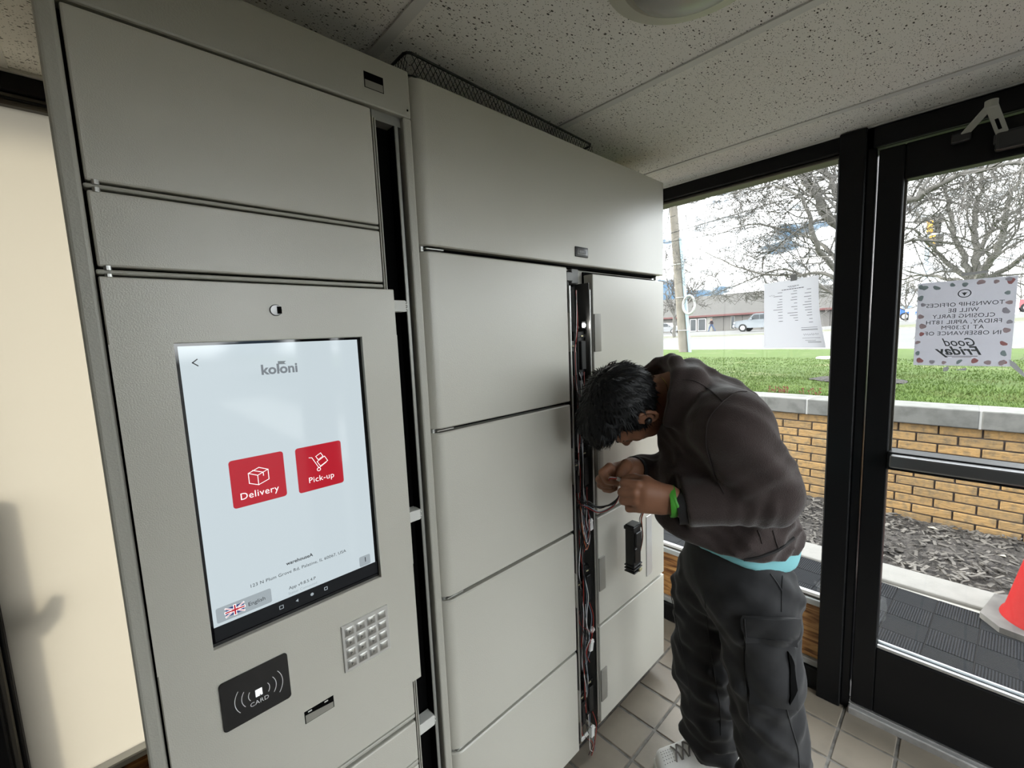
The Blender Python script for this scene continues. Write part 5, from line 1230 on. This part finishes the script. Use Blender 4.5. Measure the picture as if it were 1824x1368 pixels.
def ringtube(c, axis, r, w, m, name, par, tilt=None, n=28, flat=.5, sqz=1.0):
    axis = np.array(axis)/np.linalg.norm(axis); u_ = np.cross(axis, [0, 0, 1.]); u_ /= np.linalg.norm(u_); v_ = np.cross(axis, u_)
    mb = MB(); vs = []; fs = []
    for i in range(n):
        a = 2*math.pi*i/n; rd = u_*math.cos(a)*sqz+v_*math.sin(a); cc = c+rd*r+(axis*tilt*math.sin(a) if tilt else 0)
        for q in ((-w/2, 0), (-w/2, flat*.004), (0, flat*.0055), (w/2, flat*.004), (w/2, 0), (0, -.0005)): vs.append(cc+axis*q[0]+rd*q[1])
    k = 6; fs = [(i*k+j, i*k+(j+1) % k, ((i+1) % n)*k+(j+1) % k, ((i+1) % n)*k+j) for i in range(n) for j in range(k)]
    o = mb.add(vs, fs).build(name, m, par, smooth=50)
    if par is not man: o.location = -world_loc(par)
    return o
ringtube(wrL+ax_*.012, ax_, .0395, .024, M_hem, 'cuff', jacket, flat=.6)
axR = (wrR-elR)/np.linalg.norm(wrR-elR); ringtube(wrR+axR*.008, axR, .0370, .016, M_hem, 'cuff', jacket, flat=.6)

# --- T-shirt hem showing under the jacket
T = Field((.85, .12, .78), (1.55, .72, 1.02), .0065)
T.cone(pelv-ZUP*.04, waist, .124, .122, .05, lat=LEFT, sq=.80, fold=lambda P, t: wob(P, (40, -30, 4), .003)+wob(P, (70, 40, 10), .0015))
T.cone(S(1240, 945, .0), S(1356, 955, .0), .078, .084, .05, lat=LEFT, sq=.75)
tb_, tn_, tf_ = S(1432, 985, 0), S(1350, 1026, .17), S(1200, 935, 0)
n_ = np.cross(tn_-tb_, tf_-tb_); n_ /= np.linalg.norm(n_); n_ *= -np.sign(n_[2]); T.clip(n_, tf_, .006); T.clip(-n_, tf_+ZUP*.12, .004)
T.build('t_shirt', M_tee, man, 1)

# --- trousers
def tf(P, t): return (ridge(P, (22, 14, 30), .006, (16, -12, 9), 2.2, 1)+ridge(P, (-30, 26, 34), .004, (14, 20, -8), 1.8, 2, 4)+.003+.0045*np.sin(P@np.array((24, -30, 52))+2.2*np.sin(P@np.array((18, 12, 9))))+.0022*np.sin(P@np.array((60, 50, -85)))+.0018*np.sin(P@np.array((-80, 60, 45))))
def tf2(P, t): return tf(P, t)+.007*np.sin(P@np.array((8, -10, 110))+2*np.sin(P@np.array((22, 15, 0))))*np.clip(t*1.6-.5, 0, 1)
L = Field((.95, .05, .02), (1.62, .80, 1.02), .0068)
L.cone(S(1302, 975, 0), S(1302, 1015, 0), .112, .118, .05, lat=LEFT, sq=.80)
L.cone(S(1322, 1020, .05), hipL, .100, .102, .05, fold=tf).cone(hipL, knL, .102, .085, .04, fold=tf).cone(knL, anL, .085, .084, .03, fold=tf2)
L.cone(S(1290, 1010, -.05), hipR, .100, .098, .05, fold=tf).cone(hipR, knR, .098, .086, .04, fold=tf).cone(knR, anR, .086, .082, .03, fold=tf2)
L.clip(-ZUP, anR-ZUP*.030, .006)
trousers = L.build('trousers', M_trous, man, 2)
# cargo pocket and flap on the left leg, conforming to it
def slab(pix, th, name, m, par, src, nu=14, nv=10, puff=0.0):
    from mathutils.bvhtree import BVHTree
    me = src.data; bv = BVHTree.FromPolygons([v.co[:] for v in me.vertices], [p.vertices[:] for p in me.polygons])
    A, B, C, D = [np.array(p, float) for p in pix]; out = []; inn = []
    for i in range(nu):
        for j in range(nv):
            a, b = i/(nu-1), j/(nv-1); q = (1-a)*(1-b)*A+a*(1-b)*B+a*b*C+(1-a)*b*D; d = Vector(ray(*q)).normalized(); h = bv.ray_cast(Vector(EYE), d)
            p = h[0] if h[0] is not None else (out[-1][2] if out else Vector(EYE)+d); nn = h[1] if h[0] is not None else Vector((0, 0, 0))
            if nn.dot(d) > 0: nn = -nn
            out.append((p+nn*(th+puff*math.sin(math.pi*a)*math.sin(math.pi*b)), nn, p)); inn.append(p-nn*.004)
    vs = [o[0] for o in out]+inn; N = nu*nv; fs = []
    for i in range(nu-1):
        for j in range(nv-1):
            f = (i*nv+j, (i+1)*nv+j, (i+1)*nv+j+1, i*nv+j+1); fs += [f, tuple(k+N for k in f[::-1])]
    bd_ = [i*nv for i in range(nu)]+[(nu-1)*nv+j for j in range(1, nv)]+[i*nv+nv-1 for i in range(nu-2, -1, -1)]+[j for j in range(nv-2, 0, -1)]
    for a, b in zip(bd_, bd_[1:]+bd_[:1]): fs.append((a, b, b+N, a+N))
    o = MB().add(vs, fs).build(name, m, par, smooth=60); o.location = -world_loc(par); return o
slab([(1328, 1140), (1412, 1146), (1418, 1262), (1336, 1250)], .007, 'cargo_pocket', M_trous, trousers, trousers, puff=.006)
flap = slab([(1322, 1096), (1416, 1100), (1414, 1146), (1326, 1140)], .014, 'pocket_flap', M_trous, trousers, trousers, puff=.002)
slab([(1399, 1156), (1403, 1162), (1413, 1225), (1402, 1246)], .0135, 'pocket_opening_shade', M_dark, trousers, trousers, 4, 8)  # dark slab on the cloth, shade of the opening as colour
for pth, r_ in (([(1372, 1022), (1385, 1040), (1392, 1052)], .002), ([(1394, 1026), (1393, 1050), (1392, 1090)], .0018), ([(1328, 1100), (1325, 1180), (1336, 1300)], .0014), ([(1400, 1258), (1408, 1290), (1420, 1330), (1424, 1367)], .0018), ([(1255, 1060), (1262, 1130), (1272, 1200), (1282, 1260), (1284, 1310)], .0014), ([(1192, 1040), (1205, 1110), (1222, 1190), (1232, 1260)], .0013), ([(1322, 1102), (1370, 1105), (1416, 1106)], .0012), ([(1326, 1135), (1370, 1139), (1412, 1141)], .0012)):
    q = project(trousers, spl(pth), .0006 if pth[0][1] > 1110 or pth[0][0] < 1320 else .0006)
    if len(q) > 2: pts_on(None, q, r_, M_seam, 'seam', trousers)

def project_w(o, path, out):
    from mathutils.bvhtree import BVHTree
    L_ = world_loc(o.parent) if False else Vector((0, 0, 0)); me = o.data; bv = BVHTree.FromPolygons([v.co[:] for v in me.vertices], [p.vertices[:] for p in me.polygons]); res = []
    for u, v in path:
        h = bv.ray_cast(Vector(EYE), Vector(ray(u, v)).normalized())
        if h[0] is not None: res.append(h[0]-Vector(ray(u, v)).normalized()*out)
    return res
for pth in ([(1326, 1101), (1370, 1104), (1412, 1105)], [(1329, 1136), (1370, 1140), (1411, 1142)], [(1326, 1101), (1329, 1136)]):
    q = project_w(flap, spl(pth), .001)
    if len(q) > 2: pts_on(None, q, .0013, M_seam, 'seam', flap)
# --- shoes
M_shoe = mat('white_leather', (.85, .84, .82), .5, noise=(30, .3, (.74, .73, .71)), bump=(120, .3, .001)); M_sole = mat('shoe_sole', (.80, .79, .76), .6); M_lace = mat('grey_lace', (.20, .18, .17), .85)
def shoe(heel, toe, label):
    h_, t_ = np.array(heel, float), np.array(toe, float); ax = (t_-h_)/np.linalg.norm(t_-h_); sd = np.cross(ax, ZUP); Ln = np.linalg.norm(t_-h_)
    P = lambda a, b, c: h_+ax*a*Ln+sd*b+ZUP*c
    Fd = Field(np.minimum(h_, t_)-[.09, .09, 0.005], np.maximum(h_, t_)+[.09, .09, .16], .0042)
    Fd.cone(P(.14, 0, .055), P(.45, .0, .060), .040, .045, .03, lat=sd, sq=.95).cone(P(.45, 0, .055), P(.86, .006, .034), .045, .034, .03, lat=sd, sq=.78)
    Fd.cone(P(.14, 0, .05), P(.10, 0, .105), .038, .034, .02).cone(P(.30, 0, .06), P(.22, 0, .11), .040, .036, .02)
    Fd.cone(P(.16, 0, .10), P(.14, 0, .17), .030, .032, .006, op='s'); Fd.clip(-ZUP, P(0, 0, .016), .004)
    up_ = Fd.build('shoe', M_shoe, man, 1)
    so = Field(np.minimum(h_, t_)-[.09, .09, .02], np.maximum(h_, t_)+[.09, .09, .07], .0042)
    so.cone(P(.15, 0, .014), P(.5, 0, .014), .043, .046, .02, lat=sd, sq=.98).cone(P(.5, .0, .014), P(.86, .006, .014), .046, .040, .02, lat=sd, sq=.85)
    so.clip(ZUP, P(0, 0, .026), .005).clip(-ZUP, P(0, 0, .001), .003); o = so.build('sole', M_sole, up_, 1); o.location = -world_loc(up_)
    from mathutils.bvhtree import BVHTree
    bv = BVHTree.FromPolygons([v.co[:] for v in up_.data.vertices], [p.vertices[:] for p in up_.data.polygons])
    def top(a, b): r_ = bv.ray_cast(Vector(P(a, b, .2)), Vector((0, 0, -1))); return (r_[0]+Vector((0, 0, .0025))) if r_[0] else Vector(P(a, b, .08))
    for i in range(5):
        a = .42+.075*i
        for s_ in (1, -1):
            o = MB().tube([top(a, s_*.024), top(a+.02, s_*.008)+Vector((0, 0, .003)), top(a+.05, -s_*.010)+Vector((0, 0, .003)), top(a+.065, -s_*.024)], .0027, 5).build('lace', M_lace, up_, smooth=60); o.location = -world_loc(up_)
    pf = MB()
    for i in range(5):
        for j in range(5):
            q = top(.80+.028*i, -.018+.009*j); pf.lathe([(.0001, .0004), (.0013, .0002), (.0013, -.002)], tuple(q-Vector((0, 0, .0022))), 6)
    o = pf.build('perforations', M_seam, up_, kind='stuff'); o.location = -world_loc(up_)
    for s_ in (1, -1):
        lp_ = [Vector(P(.42+.06*math.cos(q), s_*(.012+.020*math.sin(q)), .112+.006*math.sin(2*q))) for q in [k*.7 for k in range(9)]]
        o = MB().tube(lp_, .0024, 5).build('lace', M_lace, up_, smooth=60); o.location = -world_loc(up_)
    return up_
sh1 = shoe(at_z(1300, 1352, .03)*[1, 1, 0]+[.02, -.02, 0], at_z(1168, 1372, .02)*[1, 1, 0], 'far'); dlt = (anL-anR)*[1, 1, 0]
sh2 = shoe(at_z(1300, 1352, .03)*[1, 1, 0]+dlt+[.01, -.03, 0], at_z(1168, 1372, .02)*[1, 1, 0]+dlt+[.03, -.0, 0], 'near')

# --- body: head, neck, arms, hands in one surface
def basis(crown, face):
    c = np.array(crown, float); c /= np.linalg.norm(c); f = np.array(face, float); f -= c*(f@c); f /= np.linalg.norm(f); r = np.cross(f, c); return np.array([r, f, c])   # rows: right, front, up
HC = S(1116, 725, .0)
HM = basis(FWD*.90+ZUP*.06+LEFT*.36, -ZUP*.94+FWD*.06-LEFT*.32)
def H(x, y, z): return HC+HM.T@np.array([x, y, z])      # head space: x his right, y front, z crown
B = Field((.72, .22, .80), (1.50, .88, 1.42), .0036)
B.ell(H(0, -.012, .020), HM, (.074, .094, .088), .02)
B.ell(H(0, .030, -.035), HM, (.056, .062, .070), .03)
B.cone(H(0, .058, -.085), H(0, .045, -.092), .026, .030, .03)
B.cone(H(.045, .0, -.055), H(.018, .055, -.088), .018, .018, .03).cone(H(-.045, .0, -.055), H(-.018, .055, -.088), .018, .018, .03)
B.cone(H(0, .086, .008), H(0, .112, -.030), .009, .012, .012).cone(H(.010, .098, -.034), H(-.010, .098, -.034), .008, .008, .008)
B.cone(H(.034, .078, .018), H(-.034, .078, .018), .011, .011, .02)
B.cone(H(.020, .086, -.062), H(-.020, .086, -.062), .0075, .0075, .008).cone(H(.016, .084, -.071), H(-.016, .084, -.071), .008, .008, .006)
for sx_ in (1, -1):
    B.cone(H(sx_*.032, .088, .002), H(sx_*.030, .088, .002), .011, .011, .008, op='s'); B.ell(H(sx_*.031, .073, .001), HM, (.013, .013, .011), .003)
    B.cone(H(sx_*.046, .060, -.022), H(sx_*.040, .066, -.026), .016, .014, .02)
    e0 = H(sx_*.074, -.012, -.006)
    for a0, a1 in zip(range(0, 330, 30), range(30, 360, 30)):
        f_ = lambda a: e0+HM.T@np.array([sx_*(.008+.005*math.cos(R(a-200))), .018*math.cos(R(a)), .029*math.sin(R(a))])
        B.cone(f_(a0), f_(a1), .0048, .0048, .004)
    B.ell(e0, HM, (.010, .015, .024), .006)
B.cone(H(0, -.03, -.055), neckb+FWD*.02, .054, .060, .03).cone(neckb, upch, .06, .09, .03)
B.cone(upch, waist, .09, .10, .04, lat=LEFT, sq=.75).cone(upch, shL, .05, .05, .04).cone(upch, shR, .05, .05, .04)
B.cone(waist, pelv, .10, .10, .04, lat=LEFT, sq=.75)
for a, b, c in ((shL, elL, wrL), (shR, elR, wrR)): B.cone(a, b, .048, .040, .02).cone(b, c, .040, .029, .02)
def finger(base, pts, rs, k=.006): B.chain([base]+pts, rs, k)
# left hand (near): wrist goes on, back of the hand to the camera, fingers curled round the connector
hwL = S(1200, 893, 0.135)
B.cone(wrL, hwL, .030, .0275, .015, lat=ZUP, sq=.95)
palmA, palmB = S(1188, 886, 0.133), S(1150, 880, 0.125)
B.cone(palmA, palmB, .026, .030, .02, lat=ZUP, sq=.80)
B.cone(S(1175, 900, 0.130), S(1142, 898, 0.123), .022, .021, .015)
KN = [S(1136, 864, 0.130), S(1131, 878, 0.135), S(1132, 892, 0.133), S(1138, 905, 0.127)]
PIP = [S(1112, 861, 0.113), S(1108, 877, 0.117), S(1110, 892, 0.115), S(1120, 906, 0.111)]
TIP = [S(1110, 862, 0.067), S(1112, 879, 0.070), S(1116, 893, 0.070), S(1126, 905, 0.070)]
END = [S(1122, 858, 0.052), S(1128, 876, 0.057), S(1132, 889, 0.060), S(1138, 900, 0.062)]
for i in range(4):
    w_ = (.0125, .0130, .0122, .0108)[i]
    B.cone(palmB, KN[i], .017, w_, .006); B.chain([KN[i], PIP[i], TIP[i], END[i]], [w_+.0004, w_*.90, w_*.84, w_*.74], .0018)
B.chain([S(1172, 872, 0.120), S(1150, 858, 0.107), S(1130, 853, 0.077), S(1114, 854, 0.065)], [.018, .0155, .0130, .0105], .007)      # thumb
# right hand (far): palm facing down, fingers pinching the connector
hwR = S(1125, 835, -.030)
B.cone(wrR, hwR, .030, .027, .015)
pR = S(1100, 842, -.010)
B.cone(hwR, pR, .027, .029, .02); B.cone(S(1115, 850, -.02), S(1093, 852, -.005), .020, .021, .015)
KR = [S(1086, 832, .006), S(1080, 842, .000), S(1078, 853, -.008), S(1084, 863, -.016)]
PR_ = [S(1073, 842, .020), S(1068, 854, .012), S(1070, 864, .002), S(1078, 871, -.008)]
TR_ = [S(1082, 856, .032), S(1076, 862, .020), S(1079, 869, .008), S(1086, 873, -.004)]
ER_ = [S(1098, 859, .034), S(1088, 864, .022), S(1090, 868, .010), S(1096, 870, .0)]
for i in range(4):
    w_ = (.0122, .0126, .0118, .0104)[i]
    B.cone(pR, KR[i], .018, w_, .006); B.chain([KR[i], PR_[i], TR_[i], ER_[i]], [w_+.0004, w_*.92, w_*.85, w_*.75], .0018)
B.chain([S(1116, 828, .005), S(1110, 838, .022), S(1107, 848, .034), S(1104, 856, .038)], [.017, .0150, .0128, .0105], .007)
body = B.build('body', M_skin, man, 1)
for (p, q, r_) in ((END[0], TIP[0], .006), (S(1108, 853, .040), S(1116, 854, .045), .006)): pass
# eyebrows, eyes, lips, nails as sub-parts
M_eye = mat('eye_dark', (.03, .02, .015), .2); M_brow = mat('brow_hair', (.012, .010, .009), .8); M_lip = mat('lip', (.26, .10, .08), .5); M_nail = mat('nail', (.42, .24, .18), .35)
for sx_ in (1, -1):
    o = MB().tube([tuple(H(sx_*.014, .0925, .018)), tuple(H(sx_*.030, .0900, .024)), tuple(H(sx_*.048, .077, .018))], [.0025, .0032, .0015], 6).build('eyebrow', M_brow, body, smooth=60); o.location = -world_loc(body)
    o = MB().tube([tuple(H(sx_*.020, .0835, -.001)), tuple(H(sx_*.031, .0865, .001)), tuple(H(sx_*.042, .0815, -.001))], [.0012, .0034, .0012], 8).build('eye', M_eye, body, smooth=60); o.location = -world_loc(body)
o = MB().tube([tuple(H(.020, .0915, -.066)), tuple(H(0, .0955, -.066)), tuple(H(-.020, .0915, -.066))], [.0012, .0030, .0012], 8).build('lips', M_lip, body, smooth=60); o.location = -world_loc(body)
# ear bud, necklace, wristband
eL = H(-.086, -.004, -.010)
o = MB().lathe([(.001, .007), (.006, .006), (.0095, .002), (.009, -.004), (.005, -.010)][::-1], (0, 0, 0), 16); Mx = Matrix((tuple(HM[1])+(0,), tuple(HM[2])+(0,), tuple(-HM[0])+(0,), (0, 0, 0, 1))).transposed()
o.v = [tuple(Vector(eL)+(Mx.to_3x3() @ Vector(p))) for p in o.v]; o.build('ear_bud', M_blackplastic, man, smooth=50)
nk = [S(1178, 672, .045), S(1186, 682, .060), S(1190, 700, .064), S(1187, 716, .062)]
MB().tube([tuple(p) for p in spl(nk, 5)], .0009, 5).build('necklace', mat('gold', (.70, .45, .15), .25, 1.0), man, smooth=60)
wa = S(1197, 893, .134); aw = (hwL-wrL)/np.linalg.norm(hwL-wrL) if np.linalg.norm(hwL-wrL) > 1e-4 else ax_
wb_ = ringtube(wa, ax_, .0345, .015, M_band, 'wristband', man, tilt=.004, flat=.8); ringtube(wa-ax_*.008, ax_, .0352, .008, M_band, 'band_tail', wb_, tilt=-.008, flat=.8)

# --- hair: a cap of hair plus tapered locks
def hair_cut(P):   # keep hair off the face and below the nape
    q = (P-HC)@HM.T; x, y, z = q[..., 0], q[..., 1], q[..., 2]
    face = np.minimum.reduce([y-.048+.25*np.abs(x), .052-z]); side = np.minimum.reduce([.030-np.abs(z+.012)+0*x, .034-np.abs(y+.008)])
    low = -(z+.045)-.3*np.clip(-y, 0, 1)
    return -np.maximum.reduce([face, low])
G = Field(HC-.19, HC+.19, .0046)
def hf_(P):
    q = (P-HC)@HM.T; th = np.arctan2(q[..., 0], q[..., 1]+.02)
    return .0020*np.sin(th*34+q[..., 2]*50+2*np.sin(q[..., 2]*40))+.0016*np.sin(th*19-q[..., 2]*90+1.3)
G.ell(H(0, -.016, .028), HM, (.086, .108, .104), .02, fn2=hf_); G.ell(H(0, .050, .085), HM, (.066, .054, .042), .03, fn2=hf_)
G.add(lambda P: hair_cut(P), HC-.19, HC+.19, .010, 's')
for sx_ in (1, -1): G.ell(H(sx_*.088, -.012, -.010), HM, (.022, .026, .034), .006, 's')
hair = G.build('hair', M_hair, man, 1)
lk_ = MB(); rh = random.Random(4); n_l = 0
from mathutils.bvhtree import BVHTree
bvh = BVHTree.FromPolygons([v.co[:] for v in hair.data.vertices], [p.vertices[:] for p in hair.data.polygons])
vsn = hair.data.vertices; whorl = Vector(H(.01, -.075, .085)); headc = Vector(HC)
ids = [rh.randrange(len(vsn)) for _ in range(5200)]
for i in ids:
    p = vsn[i].co.copy(); n = vsn[i].normal.copy()
    if (p-headc).dot(n) < .02: continue
    d = p-whorl; d = d-n*d.dot(n)
    if d.length < 1e-4: continue
    d.normalize(); d = (d+Vector((rh.gauss(0, .13), rh.gauss(0, .13), rh.gauss(0, .13)))).normalized()
    Ls = rh.uniform(.016, .034); w = rh.uniform(.0007, .0014); lift = rh.uniform(.0004, .0020)
    a = p-n*.002; b = p+d*Ls*.45+n*lift; c = p+d*Ls+n*(lift*.4-.004); s_ = d.cross(n).normalized()*w
    k = len(lk_.v); lk_.v += [tuple(a-s_), tuple(a+s_), tuple(b+s_*.9), tuple(b-s_*.9), tuple(c)]; lk_.f += [(k, k+1, k+2, k+3), (k+3, k+2, k+4)]
o = lk_.build('hair_locks', M_hair, hair, smooth=80, kind='stuff'); o.location = -world_loc(hair)
# stubble of short sideburn in front of the ear
# --- connector held between the hands, with its wires running to the channel
cp = S(1107, 856, .052)
hc_ = thing('wire_connector', 'small white wire connector pinched between both hands', 'connector', tuple(cp))
M = Matrix.Translation(Vector(cp)) @ Vector(FWD*-.6+LEFT*.1-ZUP*.3).to_track_quat('X', 'Z').to_matrix().to_4x4()
MB().rbox(-.014, .014, -.005, .005, -.004, .004, .001, 1, M=M).rbox(.010, .020, -.004, .004, -.003, .003, .001, 1, M=M).build('connector_body', M_wht, hc_)
for k, m_ in enumerate((M_red, M_blk, M_wht)):
    e_ = Vector(cp)+Vector((0, 0, -.002)); wire(hc_, [tuple(M @ Vector((-.013, -.003+.003*k, 0))), tuple(M @ Vector((-.030, -.004+.004*k, -.012))), (1.095+.003*k, FY-.112, .965-.004*k)], m_, .0014)

# --- far pedestrian across the street
pw = at_x(1267, 592, 60); pz = GZ(60, pw[1]); pd_ = thing('person', 'distant person in dark top and blue jeans walking by far building doors', 'person', (60, pw[1], pz))
Fp = Field((59.4, pw[1]-1.0, pz-.05), (60.6, pw[1]+1.0, pz+1.9), .035); Y_ = lambda x, y, z: np.array([60+x, pw[1]+y, pz+z])
Fp.cone(Y_(0, .02, 1.60), Y_(0, .03, 1.66), .10, .11, .05).cone(Y_(0, 0, 1.35), Y_(0, -.03, .95), .19, .15, .08).cone(Y_(0, 0, 1.4), Y_(0, .01, 1.55), .07, .06, .05)
Fp.chain([Y_(-.08, 0, .95), Y_(-.08, .22, .50), Y_(-.08, .30, .06)], [.13, .09, .06], .05).chain([Y_(.08, -.02, .95), Y_(.08, -.22, .52), Y_(.08, -.50, .12)], [.13, .09, .06], .05)
Fp.chain([Y_(-.2, 0, 1.38), Y_(-.24, .10, 1.12), Y_(-.22, .28, 1.05)], [.07, .06, .045], .05).chain([Y_(.2, 0, 1.38), Y_(.24, -.12, 1.12), Y_(.22, -.05, .9)], [.07, .06, .045], .05)
Fp.cone(Y_(-.08, .30, .04), Y_(-.08, .46, .04), .055, .05, .03).cone(Y_(.08, -.52, .12), Y_(.08, -.40, .04), .055, .05, .03)
pb = Fp.build('body', mat('far_skin', (.22, .12, .08), .7), pd_, 1)
me = pb.data; me.materials.append(mat('far_top', (.03, .02, .025), .9)); me.materials.append(mat('far_jeans', (.06, .09, .16), .9)); me.materials.append(mat('far_hair', (.01, .01, .01), .8))
for p in me.polygons:
    z = p.center.z-pz; p.material_index = 2 if z < .95 else 1 if z < 1.48 and z > .95 else (3 if z > 1.68 else 0)
